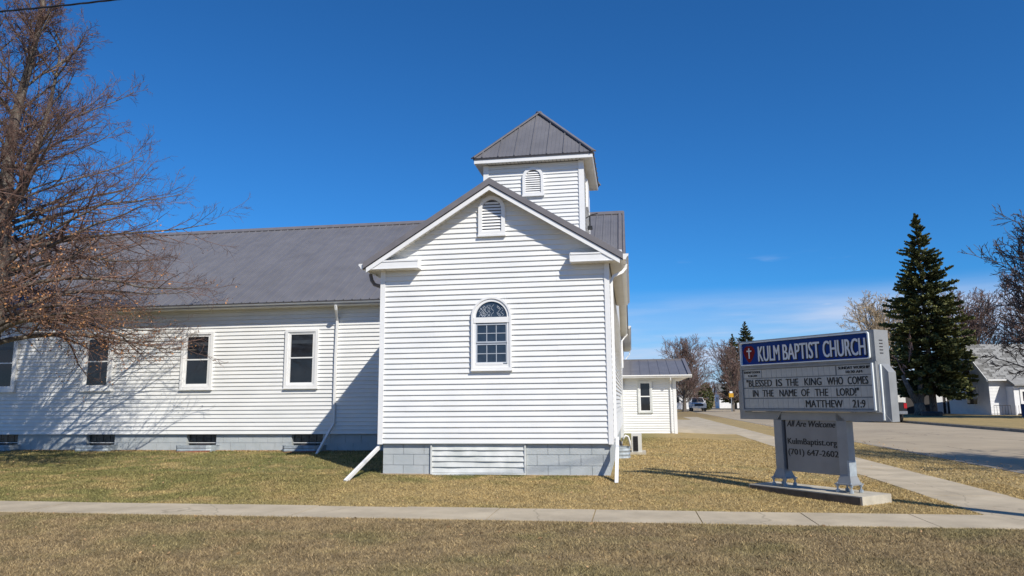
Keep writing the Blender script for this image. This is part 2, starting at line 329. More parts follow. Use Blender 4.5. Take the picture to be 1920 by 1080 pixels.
# grass blades where the lawn is near
rg = np.random.default_rng(11)
def allowed(X, Y):
    Y = Y+rg.normal(0, .013, np.shape(Y)); X = X+rg.normal(0, .015, np.shape(X))
    ok = ~((Y > -4.56) & (Y < -3.54) & (X < 5.9))
    ok &= ~((X > 4.64) & (X < 5.86))
    ok &= ~((Y > -.02) & (X > -4.47) & (X < .0)) & ~((Y > 4.0) & (X <= -4.4)) & (X < 7.85)
    ok &= ~((Y > 17.8) & (X > -.3) & (X < 4.7))
    # clear of the sign slab
    u = (X-2.16)*.64+(Y+1.3)*-.768; v = (X-2.16)*.768+(Y+1.3)*.64
    ok &= ~((u > 0) & (u < 1.98) & (v > 0) & (v < .68))
    return ok
def blades(n, x0, x1, y0, y1, h, w, seedpow=1):
    X = rg.uniform(x0, x1, n); Y = y0+(y1-y0)*rg.uniform(0, 1, n)**seedpow
    dx, dy = X-CAM.x, Y-CAM.y; fx = dx*math.cos(PSI)+dy*math.sin(PSI); fy = -dx*math.sin(PSI)+dy*math.cos(PSI)
    k = allowed(X, Y) & (np.abs(fx/np.maximum(fy, .1)) < .80) & (fy > 4.5); return X[k], Y[k], h, w
parts = [blades(330000, -8, 8, -9.2, -4.5, .024, .0040), blades(240000, -12, 6.5, -3.6, .2, .022, .0052), blades(90000, -20, -4.3, -3, 4.1, .032, .007), blades(60000, 0, 8, 0, 14, .026, .009)]
VV = []; RR = []
for X, Y, h, w in parts:
    n = len(X); a = rg.uniform(0, 2*np.pi, n); hh = h*rg.uniform(.45, 1.3, n)*(1+.35*np.clip(np.sin(X*2.3+1.7*np.sin(Y*1.9))*np.sin(Y*2.7+X), 0, 1))*np.where(rg.uniform(0, 1, n) < .04, 1.5, 1); le = hh*rg.uniform(.2, 1.9, n); b_ = rg.uniform(0, 2*np.pi, n); ww = w*rg.uniform(.6, 1.3, n)
    P = np.stack([X, Y, hgt(X, Y)-.004], 1); s_ = np.stack([np.cos(a)*ww, np.sin(a)*ww, 0*a], 1)
    T = P+np.stack([np.cos(b_)*le, np.sin(b_)*le, hh], 1)
    VV.append(np.stack([P-s_, P+s_, T], 1).reshape(-1, 3)); RR.append(np.repeat(rg.uniform(0, 1, n)**1.3, 3))
VV = np.concatenate(VV); RR = np.concatenate(RR)
o = bulk('grass', VV, np.arange(len(VV)).reshape(-1, 3), 'blade', rnd=RR); tag(o, 'short dormant straw-coloured lawn grass round the church', 'grass', kind='stuff')
# fallen leaves and litter
def leafquads(P, size, rg_):
    n = len(P); a = rg_.normal(size=(n, 3)); a /= np.linalg.norm(a, axis=1)[:, None]; c = rg_.normal(size=(n, 3)); c -= (c*a).sum(1)[:, None]*a; c /= np.linalg.norm(c, axis=1)[:, None]
    s_ = size*rg_.uniform(.5, 1.3, n)[:, None]; q = np.stack([P-a*s_, P-c*s_*.5, P+a*s_, P+c*s_*.5], 1).reshape(-1, 3)
    return q, np.arange(4*n).reshape(-1, 4), np.repeat(rg_.uniform(0, 1, n), 4)
X = rg.uniform(-14, 7, 900); Y = rg.uniform(-9, 3.8, 900); X2 = rg.uniform(-17, -5, 2600); Y2 = 4.03-np.abs(rg.normal(0, .11, 2600)); X3 = rg.uniform(7.4, 8.6, 500)**1; Y3 = rg.uniform(-3, 35, 500)
X = np.concatenate([X, X2]); Y = np.concatenate([Y, Y2]); k = allowed(X, Y) | (Y > 3); P = np.stack([X[k], Y[k], hgt(X[k], Y[k])+.015], 1)
P = np.concatenate([P, np.stack([X3, Y3, np.full(500, -1.47)], 1)])
q, f_, r_ = leafquads(P, .024, rg); q[:, 2] = np.clip(q[:, 2], None, P[:, 2].repeat(4)+.012)
o = bulk('fallen_leaves', q, f_, 'leaf', rnd=r_); tag(o, 'dry brown fallen leaves scattered over the lawn', 'leaves', kind='stuff')

# ------------------------------------------------------------------ the church
E_ = .1016
church = thing('church', 'white clapboard church with a square bell tower and grey metal roof', 'church')
def pl_front(Y): return lambda u, z, o: (u, Y-o, z)      # faces -Y
def pl_right(X): return lambda u, z, o: (X+o, u, z)      # faces +X
def pl_left(X): return lambda u, z, o: (X-o, u, z)       # faces -X
def board(parent, fn, u0b, u1b, u0t, u1t, z0, z1, joint=None, flip=False):
    segs = [(u0b, u1b, u0t, u1t, 0)]
    if joint is not None and u0b+.4 < joint < u1b-.4: segs = [(u0b, joint, u0t, joint, 0), (joint, u1b, joint, u1t, .0022)]
    b_ = MB()
    for a, c, d_, e, x in segs:
        vs = [fn(a, z0, 0), fn(c, z0, 0), fn(a, z0+.003, .026+x), fn(c, z0+.003, .026+x), fn(a, z0+.010, .0265+x), fn(c, z0+.010, .0265+x), fn(d_, z1, .001+x), fn(e, z1, .001+x), fn(d_, z1, -.008), fn(e, z1, -.008)]
        fs = [(0, 1, 3, 2), (2, 3, 5, 4), (4, 5, 7, 6), (6, 7, 9, 8), (0, 2, 4, 6, 8), (1, 9, 7, 5, 3)]
        b_.add(vs, fs)
    return b_.build('siding_board', 'siding', parent)
zb = -.779
# entry wing: front wall
ew = box('entry_wall', 'trim', church, -4.43, -.06, .02, .12, zb, 2.7)
jr = random.Random(5)
n = 0; z = zb
def zclip(x): return 4.13-.624*abs(x+2.25)
while z < 4.1:
    z1 = z+E_
    def ext(zz):
        if zz <= 2.78: return (-4.40, -.085)
        w_ = (4.13-zz)/.624; return (max(-4.40, -2.25-w_), min(-.085, -2.25+w_))
    a, c = ext(z); d_, e = ext(z1)
    if d_ > e: d_ = e = -2.25
    board(ew, pl_front(0.0), a, c, d_, e, z, min(z1, 4.12), jr.choice([-3.95, -3.85, -3.4, -1.0, -.6, -.65, None, None, -2.9]) if z < 2.6 else None)
    z = z1
MB().prism([(-4.43, 2.7), (-.06, 2.7), (-.06, 2.75), (-2.25, 4.11), (-4.43, 2.75)], .02, .12, lambda u, v, w: (u, w, v)).build('gable_wall', 'trim', church)
for nm, (x0, x1) in {'a': (-4.494, -4.395), 'b': (-.095, 0.0)}.items():
    MB().box(x0, x1, -.04, .10, zb-.01, 2.60).build('corner_post', 'trim', church)
# side walls of the wing
lw = box('side_wall', 'trim', church, -4.46, -4.40, .1, 4.0, zb, 2.62)
for i in range(33): board(lw, pl_left(-4.46), .1, 4.0, .1, 4.0, zb+i*E_, zb+(i+1)*E_)
rw = box('side_wall', 'trim', church, -.06, -.02, .1, 14.0, zb, 2.62)
for i in range(33): board(rw, pl_right(-.02), .1, 14.0, .1, 14.0, zb+i*E_, zb+(i+1)*E_)
MB().prism([(4.1, 2.6), (14.0, 2.6), (8.87, 5.78)], -.05, -.001, lambda u, v, w: (w, u, v)).build('gable_wall', 'siding', church)
# block foundation
fd = box('foundation', 'mortar', church, -4.40, -.10, .068, .2, -1.5, zb)
def blocks(parent, x0, x1, Y, ztop, zbot, fn, ph):
    zz = zbot; row = 0
    while zz < ztop-.02:
        zt = min(zz+.2, ztop); x = x0-(ph if row % 2 else 0)
        while x < x1-.01:
            a = max(x, x0); c = min(x+.4064, x1)
            if c-a > .03:
                b_ = MB(); g_ = .004; fn(b_, a+g_, c-g_, zz+g_, zt-g_); b_.build('concrete_block', 'block', parent)
            x += .4064
        zz += .2; row += 1
def fblk(Y): return lambda b_, a, c, z0, z1: b_.box(a, c, Y-.008, Y+.02, z0, z1)
blocks(fd, -4.41, -3.46, .06, zb, -1.38, fblk(.06), .2032)
blocks(fd, -1.63, -.085, .06, zb, -1.38, fblk(.06), .2032)
blocks(fd, .07, 4.0, -.1, zb, -1.36, lambda b_, a, c, z0, z1: b_.box(-.10, -.083, a, c, z0, z1), .2)
box('foundation_wall', 'block', church, -.12, -.10, 4.0, 14, -1.5, zb)
box('foundation_wall', 'block', church, -4.39, -4.3, .1, 4.1, -1.5, zb)
box('footing', 'beige', church, -4.45, -3.47, .03, .07, -1.42, -1.338); box('footing', 'beige', church, -1.62, -.09, .03, .07, -1.42, -1.345)
# aluminium cover panel over the crawl opening
cp = MB().ring([(-3.46, -1.345), (-1.63, -1.345), (-1.63, -.785), (-3.46, -.785)], [(-3.43, -1.315), (-1.66, -1.315), (-1.66, -.80), (-3.43, -.80)], .008, .07).build('access_panel', 'alum', church)
rp = random.Random(2)
for i in range(5):
    z0 = -1.315+i*.103; b_ = MB(); xx = np.linspace(-3.43, -1.66, 13); prev = None
    for j in range(12):
        d0 = prev if prev is not None else rp.uniform(0, .006); d1 = rp.uniform(-.004, .010); prev = d1
        b_.add([(xx[j], .024-d0, z0+.004), (xx[j+1], .024-d1, z0+.004), (xx[j+1], .052-d1*.3, z0+.103), (xx[j], .052-d0*.3, z0+.103), (xx[j], .055, z0+.001), (xx[j+1], .055, z0+.001)],
               [(0, 1, 2, 3), (4, 5, 1, 0)])
    b_.build('panel_strip', 'alum', cp, smooth=False)
MB().hexa([(-3.42, -.03, -1.365), (-1.70, -.07, -1.415), (-1.70, 0, -1.415), (-3.42, .04, -1.365), (-3.42, -.025, -1.34), (-1.70, -.06, -1.375), (-1.70, .0, -1.375), (-3.42, .04, -1.34)]).build('loose_strip', 'alum', cp)
# arched window
def arch(cx, w, z0, zs, n=18, r=None):
    r = w/2; p = [(cx-r, z0), (cx+r, z0)]
    for i in range(n+1): a = math.pi*i/n; p.append((cx+r*math.cos(a), zs+r*math.sin(a)))
    return p
cx = -2.262
aw = MB().ring(arch(cx, .78, .60, 1.61), arch(cx, .70, .64, 1.61), -.075, .0).build('arched_window', 'trim', church)
MB().ring(arch(cx, .705, .635, 1.61), arch(cx, .61, .70, 1.60), -.055, .0).build('window_frame', 'trim', aw)
box('mullion_bar', 'trim', aw, cx-.345, cx+.345, -.068, 0, 1.495, 1.60)
b_ = MB(); p = arch(cx, .62, .70, 1.60); b_.add([(x, -.031, z) for x, z in p], [tuple(range(len(p)))]); b_.build('glass', 'glass2', aw)
for (z0, z1, yo) in ((1.11, 1.475, -.040), (.715, 1.095, -.036)):
    sh = MB().ring([(cx-.305, z0), (cx+.305, z0), (cx+.305, z1), (cx-.305, z1)], [(cx-.278, z0+.028), (cx+.278, z0+.028), (cx+.278, z1-.024), (cx-.278, z1-.024)], yo-.008, -.030).build('sash', 'came', aw)
    for i in (1, 2): box('muntin', 'came', aw, cx-.278+i*.185-.007, cx-.278+i*.185+.007, yo-.001, -.0315, z0+.028, z1-.024)
    box('muntin', 'came', aw, cx-.278, cx+.278, yo-.0015, -.0317, (z0+z1)/2-.007, (z0+z1)/2+.007)
box('sash_rail', 'trim', aw, cx-.30, cx+.22, -.060, -.03, .69, .735)
box('sill', 'trim', aw, cx-.40, cx+.40, -.085, 0, .575, .60)
ra = random.Random(4)
b_ = MB()
for i in range(13):
    x0 = cx+ra.uniform(-.25, .25); pts = []; zt = .29*math.sqrt(max(0, 1-((x0-cx)/.3)**2))
    for j in range(7): pts.append((x0+.03*math.sin(j*1.7+i), -.034, 1.615+j/6*zt*.8))
    b_.tube(pts, .0045, 4)
b_.build('leaded_came', 'came', aw)
# louvred vents
def vent(parent, cx, w, z0, zs, Y, nsl, yo=-.05, rs_=1.0):
    fr = MB(); out = arch(cx, w, z0, zs, 16); inn = arch(cx, w-.15, z0+.055, zs, 16)
    fr.ring([(x, z) for x, z in out], inn, Y+yo, Y).build
    v = fr.build('louvred_vent', 'trim', parent)
    p = arch(cx, w-.14, z0+.05, zs, 16); MB().add([(x, Y-.030, z) for x, z in p], [tuple(range(len(p)))]).build('vent_back', 'dark', v)
    zz = z0+.06; dz = (zs+(w-.15)/2-.03-zz)/nsl; r_ = (w-.15)/2
    for i in range(nsl):
        za = zz+i*dz; zc = za+dz*.5; hw = r_ if zc < zs else math.sqrt(max(.0004, r_*r_-(zc-zs)**2))
        MB().hexa([(cx-hw, Y-.060, za), (cx+hw, Y-.060, za), (cx+hw, Y-.052, za+.008), (cx-hw, Y-.052, za+.008),
                   (cx-hw, Y-.036, za+dz*.8), (cx+hw, Y-.036, za+dz*.8), (cx+hw, Y-.031, za+dz*.8), (cx-hw, Y-.031, za+dz*.8)]).build('louvre_slat', 'trim', v)
    box('vent_sill', 'trim', v, cx-w/2-.01, cx+w/2+.01, Y-.085, Y, z0-.035, z0)
    return v
vent(church, -2.245, .53, 3.22, 3.73, 0.0, 10, -.075)
# wing roof
SL = .624
def sheet_panel(L, w, ribs, name, parent, m='roof', mtx=None, minor=True):
    b_ = MB(); prof = []; u = 0
    pts = [(0, 0)]
    for r_ in ribs: pts += [(r_-.02, 0), (r_-.010, .019), (r_+.010, .019), (r_+.02, 0)]
    if minor:
        ex = []
        for i in range(len(ribs)-1):
            mid = (ribs[i]+ribs[i+1])/2
            for q_ in (-.038, .038): ex += [(mid+q_-.012, 0), (mid+q_, .005), (mid+q_+.012, 0)]
        pts = sorted(pts+ex)
    pts.append((w, 0)); pts = sorted(set(pts))
    for i in range(len(pts)-1):
        (a, h0), (c, h1) = pts[i], pts[i+1]
        b_.add([(a, 0, h0), (c, 0, h1), (c, L, h1), (a, L, h0)], [(0, 1, 2, 3)])
    b_.box(0, w, 0, L, -.03, -.002)
    return b_.mesh(name)
def basis(ex, ey, o):
    ex = Vector(ex).normalized(); ey = Vector(ey).normalized(); ez = ex.cross(ey)
    return Matrix(((ex.x, ey.x, ez.x, o[0]), (ex.y, ey.y, ez.y, o[1]), (ex.z, ey.z, ez.z, o[2]), (0, 0, 0, 1)))
me = sheet_panel(math.hypot(2.5, 2.5*SL), .9144, [.1143+.2286*i for i in range(4)], 'roof_panel', None); me.materials.append(M['roof'])
wr = MB().prism([(-4.70, 2.66), (-2.25, 4.19), (.20, 2.66), (.20, 2.60), (-4.70, 2.60)], 0.3, 6.5, lambda u, v, w: (u, w, v)).build('entry_roof', 'soffit', church)
wr.data.materials.clear(); wr.data.materials.append(M['dark'])
for i in range(8):
    y0 = -.27+i*.9144*.94
    o = link('roof_panel', me, wr); o.matrix_local = basis((0, 1, 0), (-1, 0, SL), (.25, y0, 2.70))
    o = link('roof_panel', me, wr); o.matrix_local = basis((0, -1, 0), (1, 0, SL), (-4.75, y0+.9144, 2.70))
for sgn in (-1, 1):
    def rk(x, z, y): return (-2.25+sgn*x, y, z)
    x0, x1 = 0, 2.52
    def slab(y0, y1, t0, t1, xa=0, xb=2.52, m='rooftrim', nm='rake_trim'):
        vs = [rk(xa, 4.26-SL*xa+t0, y0), rk(xb, 4.26-SL*xb+t0, y0), rk(xb, 4.26-SL*xb+t0, y1), rk(xa, 4.26-SL*xa+t0, y1),
              rk(xa, 4.26-SL*xa+t1, y0), rk(xb, 4.26-SL*xb+t1, y0), rk(xb, 4.26-SL*xb+t1, y1), rk(xa, 4.26-SL*xa+t1, y1)]
        MB().hexa(vs).build(nm, m, church)
    slab(-.315, -.25, -.095, .028)
    slab(-.300, -.25, -.112, -.097, m='dark')
    slab(-.29, -.26, -.205, -.113, xb=2.46, m='trim', nm='rake_fascia')
    # ribbed soffit under the rake
    b_ = MB(); xx = np.linspace(.0, 2.46, 25)
    for i in range(24):
        a, c = xx[i], xx[i+1]-.012; t = -.150
        b_.add([rk(a, 4.26-SL*a+t, -.262), rk(c, 4.26-SL*c+t, -.262), rk(c, 4.26-SL*c+t, .018), rk(a, 4.26-SL*a+t, .018)], [(0, 1, 2, 3)])
        b_.add([rk(c, 4.26-SL*c+t+.008, -.262), rk(c+.012, 4.26-SL*(c+.012)+t+.008, -.262), rk(c+.012, 4.26-SL*(c+.012)+t+.008, .018), rk(c, 4.26-SL*c+t+.008, .018)], [(0, 1, 2, 3)])
    b_.build('rake_soffit', 'soffit', church)
MB().prism([(-2.40, 4.175), (-2.25, 4.268), (-2.10, 4.175), (-2.10, 4.20), (-2.25, 4.295), (-2.40, 4.20)], -.31, 6.5, lambda u, v, w: (u, w, v)).build('ridge_cap', 'rooftrim', church)
# boxed eave returns
for x0, x1, lo in ((-4.72, -3.67, 0), (-.72, .25, 1)):
    r_ = MB().hexa([(x0, -.27, 2.585), (x1, -.27, 2.585), (x1, .0, 2.585), (x0, .0, 2.585), (x0, -.27, 2.735), (x1, -.27, 2.735), (x1, .0, 2.83), (x0, .0, 2.83)]).build('eave_return', 'trim', church)
    box('drip_lip', 'trim', r_, x0+.02, x1+.008, -.283, -.271, 2.715, 2.745)
    box('drip_lip', 'trim', r_, x0+.02, x1+.005, -.279, -.271, 2.578, 2.592)
    for i in range(9):
        xa = x0+.02+(x1-x0-.04)*i/9; box('soffit_strip', 'soffit', r_, xa+.006, xa+(x1-x0-.04)/9-.006, -.26, -.01, 2.572, 2.584)
# side eaves: fascia, soffit strips, gutters
def gutter(parent, axis, c, s0, s1, side, ztop=2.70, h=.11, w=.12):
    # cross-section in (offset, z); side=+1 grows to +offset
    pr = [(0, ztop-h), (w*.55, ztop-h), (w*.78, ztop-h*.55), (w, ztop-h*.35), (w, ztop), (w-.012, ztop), (w-.012, ztop-h*.3), (w*.5, ztop-h+.012), (.012, ztop-h+.012), (.012, ztop), (0, ztop)]
    fn = (lambda u, v, t: (c+side*u, t, v)) if axis == 'y' else (lambda u, v, t: (t, c+side*u, v))
    b_ = MB(); n_ = len(pr); vs = [fn(u, v, s0) for u, v in pr]+[fn(u, v, s1) for u, v in pr]
    b_.add(vs, [(i, (i+1) % n_, n_+(i+1) % n_, n_+i) for i in range(n_)])
    capp = [(0, ztop-h), (w*.55, ztop-h), (w*.78, ztop-h*.55), (w, ztop-h*.35), (w, ztop-.004), (0, ztop-.004)]
    for s_ in (s0, s1): b_.add([fn(u, v, s_) for u, v in capp], [tuple(range(6))])
    return b_.build('gutter', 'trim', parent)
gutter(church, 'y', .25, -.27, 6.5, 1); gutter(church, 'y', -4.75, -.27, 3.55, -1)
box('fascia', 'trim', church, .235, .249, -.26, 6.5, 2.57, 2.70); box('fascia', 'trim', church, -4.749, -4.735, -.26, 3.6, 2.57, 2.70)
def soffit_strips(parent, n_, f): 
    b_ = MB()
    for i in range(n_): f(b_, i/n_, (i+1)/n_)
    return b_.build('soffit', 'soffit', parent)
soffit_strips(church, 52, lambda b_, a, c: b_.box(0.02, .236, -.0+6.5*a+.004, -.0+6.5*c-.010, 2.585, 2.60))
soffit_strips(church, 30, lambda b_, a, c: b_.box(-4.736, -4.48, .0+3.6*a+.004, .0+3.6*c-.010, 2.585, 2.60))
# ------------------------------------------------------------------ nave
YN = 4.031; znb = -.770
nw = box('nave_wall', 'trim', church, -26, -4.46, YN+.02, YN+.12, znb, 2.6)
for i in range(33):
    board(nw, pl_front(YN), -26, -4.465, -26, -4.465, znb+i*E_, znb+(i+1)*E_, jr.choice([-5.2, -9.2, -10.1, -12.4, -14.8, -7.0]))
rise, run = 3.27, 5.31
SN = rise/run
me = sheet_panel(math.hypot(rise, run), .9144, [.1143+.2286*i for i in range(4)], 'roof_panel', None); me.materials.append(M['roof'])
me_s = sheet_panel(math.hypot(rise, run)-.60*math.hypot(1, SN), .9144, [.1143+.2286*i for i in range(4)], 'roof_panel', None); me_s.materials.append(M['roof'])
nr = MB().prism([(3.62, 2.53), (8.87, 5.76), (14.12, 2.53), (14.12, 2.46), (3.62, 2.46)], -26.1, -.06, lambda u, v, w: (w, u, v)).build('nave_roof', 'dark', church)
for i in range(29):
    x0 = .25-.9144*(i+1)
    if i < 5: o = link('roof_panel', me_s, nr); o.matrix_local = basis((1, 0, 0), (0, run, rise), (x0, 3.56+.60, 2.555+.60*SN))
    else: o = link('roof_panel', me, nr); o.matrix_local = basis((1, 0, 0), (0, run, rise), (x0, 3.56, 2.555))
    o = link('roof_panel', me, nr); o.matrix_local = basis((-1, 0, 0), (0, -run, rise), (x0+.9144, 14.18, 2.555))
MB().prism([(8.70, 5.745), (8.87, 5.85), (9.04, 5.745), (9.04, 5.775), (8.87, 5.885), (8.70, 5.775)], -26.15, .28, lambda u, v, w: (w, u, v)).build('ridge_cap', 'rooftrim', church)
def vslab(t0, t1, x0, x1, m, nm, s_=1):
    ve = 4.80 if s_ == 1 else 5.33
    y = lambda v: 8.87-s_*v
    vs = []
    for t in (t0, t1):
        for (v, x) in ((0, x0), (ve, x0), (ve, x1), (0, x1)): vs.append((x, y(v), 5.83-SN*v+t))
    MB().hexa(vs).build(nm, m, church)
for s_ in (1, -1):
    vslab(-.10, .03, .24, .30, 'rooftrim', 'rake_trim', s_); vslab(-.19, -.101, .225, .262, 'trim', 'rake_fascia', s_)
    vslab(-.13, -.115, .0, .226, 'soffit', 'rake_soffit', s_)
    vslab(-.004, .05, .12, .20, 'rooftrim', 'verge_flashing', s_)
gutter(church, 'x', 3.70, -26.1, -4.76, -1, ztop=2.545, h=.10, w=.11)
box('fascia', 'trim', church, -26, -4.76, 3.701, 3.715, 2.43, 2.54)
soffit_strips(church, 90, lambda b_, a, c: b_.box(-26+21.5*a+.004, -26+21.5*c-.010, 3.715, YN, 2.445, 2.46))
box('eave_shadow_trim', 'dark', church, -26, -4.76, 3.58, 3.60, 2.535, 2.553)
# nave foundation
wells = [-7.80-2.905*i for i in range(6)]
edges = [-4.38]+[v for c in wells for v in (c+.415, c-.415)]+[-26]
b_ = MB()
for i in range(0, len(edges), 2): b_.box(edges[i+1], edges[i], YN+.068, YN+.2, -1.5, znb)
nf = b_.build('foundation', 'mortar', church)
for i in range(0, len(edges), 2): blocks(nf, edges[i+1], edges[i], YN, znb, -1.19, fblk(YN+.06), .2)
for i, c in enumerate(wells):
    bw = box('basement_window', 'dark', church, c-.42, c+.42, YN+.22, YN+.3, -1.5, znb)
    for r_ in range(2):
        for q_ in range(4):
            box('glass_block', 'glassblk', bw, c-.41+q_*.205+.008, c-.41+q_*.205+.197, YN+.17, YN+.215, -1.18+r_*.2+.008, -1.18+r_*.2+.192)
    box('vent_bar', 'trim', bw, c-.40, c+.40, YN+.13, YN+.15, -1.0, -.985)
    box('hopper_vent', 'dark', bw, c-.20, c+.20, YN+.12, YN+.15, -1.09, -1.012)
    ww = MB(); pts = []
    for j in range(13):
        a = math.pi*j/12; pts.append((c-.03+.56*math.cos(a)*(1 if abs(math.cos(a)) < .9 else .98), YN+.05-.36*min(1, math.sin(a)*1.5)))
    for (za, zc) in ((-1.33, -1.27), (-1.27, -1.20), (-1.20, -1.12), (-1.12, -1.05)):
        for j in range(12):
            (xa, ya), (xb, yb_) = pts[j], pts[j+1]; bulge = .014
            ww.add([(xa, ya, za), (xb, yb_, za), (xb, yb_-bulge, (za+zc)/2), (xa, ya-bulge, (za+zc)/2), (xb, yb_, zc), (xa, ya, zc)], [(0, 1, 2, 3), (3, 2, 4, 5)])
    ww.tube([(x, y, -1.045) for x, y in pts], .012, 6)
    wo_ = ww.build('window_well', 'galv', church)
    if i in (0, 1): MB().hexa([(c-.58, 3.62, -1.34), (c+.52, 3.62, -1.34), (c+.52, 3.66, -1.34), (c-.58, 3.66, -1.34), (c-.58, 3.62, -1.19), (c+.52, 3.60, -1.15), (c+.52, 3.64, -1.15), (c-.58, 3.66, -1.19)]).build('brick_edging', 'brick', wo_)
# nave windows
def nave_window(c):
    z0, z1 = .39, 1.88
    w = MB().ring([(c-.45, z0), (c+.45, z0), (c+.45, z1), (c-.45, z1)], [(c-.375, z0+.07), (c+.375, z0+.07), (c+.375, z1-.06), (c-.375, z1-.06)], YN-.078, YN).build('window', 'trim', church)
    MB().ring([(c-.378, z0+.068), (c+.378, z0+.068), (c+.378, z1-.058), (c-.378, z1-.058)], [(c-.335, z0+.105), (c+.335, z0+.105), (c+.335, z1-.095), (c-.335, z1-.095)], YN-.056, YN).build('window_frame', 'trim', w)
    zm = 1.15
    for (a, b2, yo) in ((zm-.01, z1-.094, .046), (z0+.104, zm+.02, .039)):
        MB().ring([(c-.336, a), (c+.336, a), (c+.336, b2), (c-.336, b2)], [(c-.297, a+.032), (c+.297, a+.032), (c+.297, b2-.03), (c-.297, b2-.03)], YN-yo, YN-.03).build('sash', 'trim', w)
    MB().add([(c-.33, YN-.031, z0+.10), (c+.33, YN-.031, z0+.10), (c+.33, YN-.031, z1-.10), (c-.33, YN-.031, z1-.10)], [(0, 1, 2, 3)]).build('glass', 'glass', w)
    box('roller_blind', 'blind', w, c-.295, c+.295, YN-.0345, YN-.0315, z1-.36, z1-.27)
    box('sill', 'trim', w, c-.46, c+.46, YN-.09, YN, z0-.03, z0-.001)
for i in range(6): nave_window(-7.985-2.905*i)
# ------------------------------------------------------------------ tower
tx0, tx1, ty0, ty1 = -3.20, -.67, 4.03, 6.56; tzt = 5.98
tw = box('tower_wall', 'trim', church, tx0+.02, tx1-.02, ty0+.02, ty1-.02, 3.2, tzt)
nb_ = 26; tz0 = tzt-nb_*E_
for i in range(nb_):
    za, zc = tz0+i*E_, tz0+(i+1)*E_
    board(tw, pl_front(ty0+.02), tx0+.08, tx1-.08, tx0+.08, tx1-.08, za, zc)
    board(tw, pl_right(tx1-.02), ty0+.08, ty1-.08, ty0+.08, ty1-.08, za, zc)
    board(tw, pl_left(tx0+.02), ty0+.08, ty1-.08, ty0+.08, ty1-.08, za, zc)
for (x, y) in ((tx0, ty0), (tx1-.1, ty0), (tx0, ty1-.1), (tx1-.1, ty1-.1)): MB().box(x-.022, x+.112, y-.022, y+.122, tz0-.2, tzt).build('corner_post', 'trim', church)
vent(church, -1.94, .54, 5.14, 5.60, 4.05, 10, -.075)
MB().box(-.69, -.62, 4.95, 5.62, 5.02, 5.78).build('side_vent', 'trim', church)
ex0, ex1, ey0, ey1, ez = -3.42, -.42, 3.80, 6.80, 6.00
sf = MB()
for i in range(30):
    a = ex0+.03+i*(ex1-ex0-.06)/30; sf.box(a+.004, a+(ex1-ex0-.06)/30-.008, ey0+.03, ty0+.02, ez-.005, ez+.01); sf.box(a+.004, a+(ex1-ex0-.06)/30-.008, ty1-.02, ey1-.03, ez-.005, ez+.01)
for i in range(30):
    a = ey0+.03+i*(ey1-ey0-.06)/30
    sf.box(ex0+.03, tx0+.02, a+.004, a+(ey1-ey0-.06)/30-.008, ez-.006, ez+.009); sf.box(tx1-.02, ex1-.03, a+.004, a+(ey1-ey0-.06)/30-.008, ez-.006, ez+.009)
sf.build('tower_soffit', 'soffit', church)
MB().ring([(ex0, ey0), (ex1, ey0), (ex1, ey1), (ex0, ey1)], [(ex0+.03, ey0+.03), (ex1-.03, ey0+.03), (ex1-.03, ey1-.03), (ex0+.03, ey1-.03)], 0, .1)
fa = MB(); fa.box(ex0, ex1, ey0, ey0+.03, ez-.02, ez+.075); fa.box(ex0, ex1, ey1-.03, ey1, ez-.02, ez+.075); fa.box(ex0, ex0+.03, ey0+.03, ey1-.03, ez-.02, ez+.075); fa.box(ex1-.03, ex1, ey0+.03, ey1-.03, ez-.02, ez+.075)
fa.build('tower_fascia', 'trim', church)
tr = MB().box(ex0-.02, ex1+.02, ey0-.02, ey1+.02, ez+.076, ez+.10).build('tower_roof', 'dark', church)
apex = Vector(((ex0+ex1)/2, (ey0+ey1)/2, 7.82)); zr = ez+.115
cs = [Vector((ex0-.03, ey0-.03, zr)), Vector((ex1+.03, ey0-.03, zr)), Vector((ex1+.03, ey1+.03, zr)), Vector((ex0-.03, ey1+.03, zr))]
for k in range(4):
    A, B = cs[k], cs[(k+1) % 4]; L_ = (B-A).length; U = (B-A)/L_; mid = (A+B)/2; Vv = (apex-mid); H_ = Vv.length; Vv /= H_; Nn = U.cross(Vv).normalized()
    def tp(u): return H_*(1-abs(2*u/L_-1))
    st = .412; u = L_/2-round(L_/2/st)*st-.05
    marks = [0]+[u+i*st for i in range(12) if 0.02 < u+i*st < L_-.02]+[L_]
    for i in range(len(marks)-1):
        a, c = marks[i], marks[i+1]; us = [a]+([L_/2] if a < L_/2 < c else [])+[c]; b_ = MB()
        bot = [A+U*x for x in us]; top = [A+U*x+Vv*tp(x) for x in us]
        pts = bot+top[::-1]; lo_ = [p-Nn*.03 for p in pts]; n_ = len(pts)
        b_.add(pts+lo_, [tuple(range(n_)), tuple(range(n_, 2*n_))[::-1]]+[(i_, n_+i_, n_+(i_+1) % n_, (i_+1) % n_) for i_ in range(n_)])
        # stiffening ribs and one standing seam
        for q_, hh_, ww_ in [(a+st*f_, .006, .012) for f_ in (.25, .5, .75)]+[(a, .028, .012)]:
            if q_ <= .06 or q_ >= L_-.06 or q_ > c: continue
            h_ = tp(q_)-.03
            if h_ < .1: continue
            p0 = A+U*q_; p1 = p0+Vv*h_
            b_.hexa([p0-U*ww_, p0+U*ww_, p0+U*ww_+Nn*hh_, p0-U*ww_+Nn*hh_, p1-U*ww_, p1+U*ww_, p1+U*ww_+Nn*hh_, p1-U*ww_+Nn*hh_])
        b_.build('roof_panel', 'roof', tr)
    hipd = (apex-A); MB().tube([A+Vector((0, 0, .012)), apex+Vector((0, 0, .03))], .05, rect=(.075, .018)).build('hip_cap', 'rooftrim', tr)
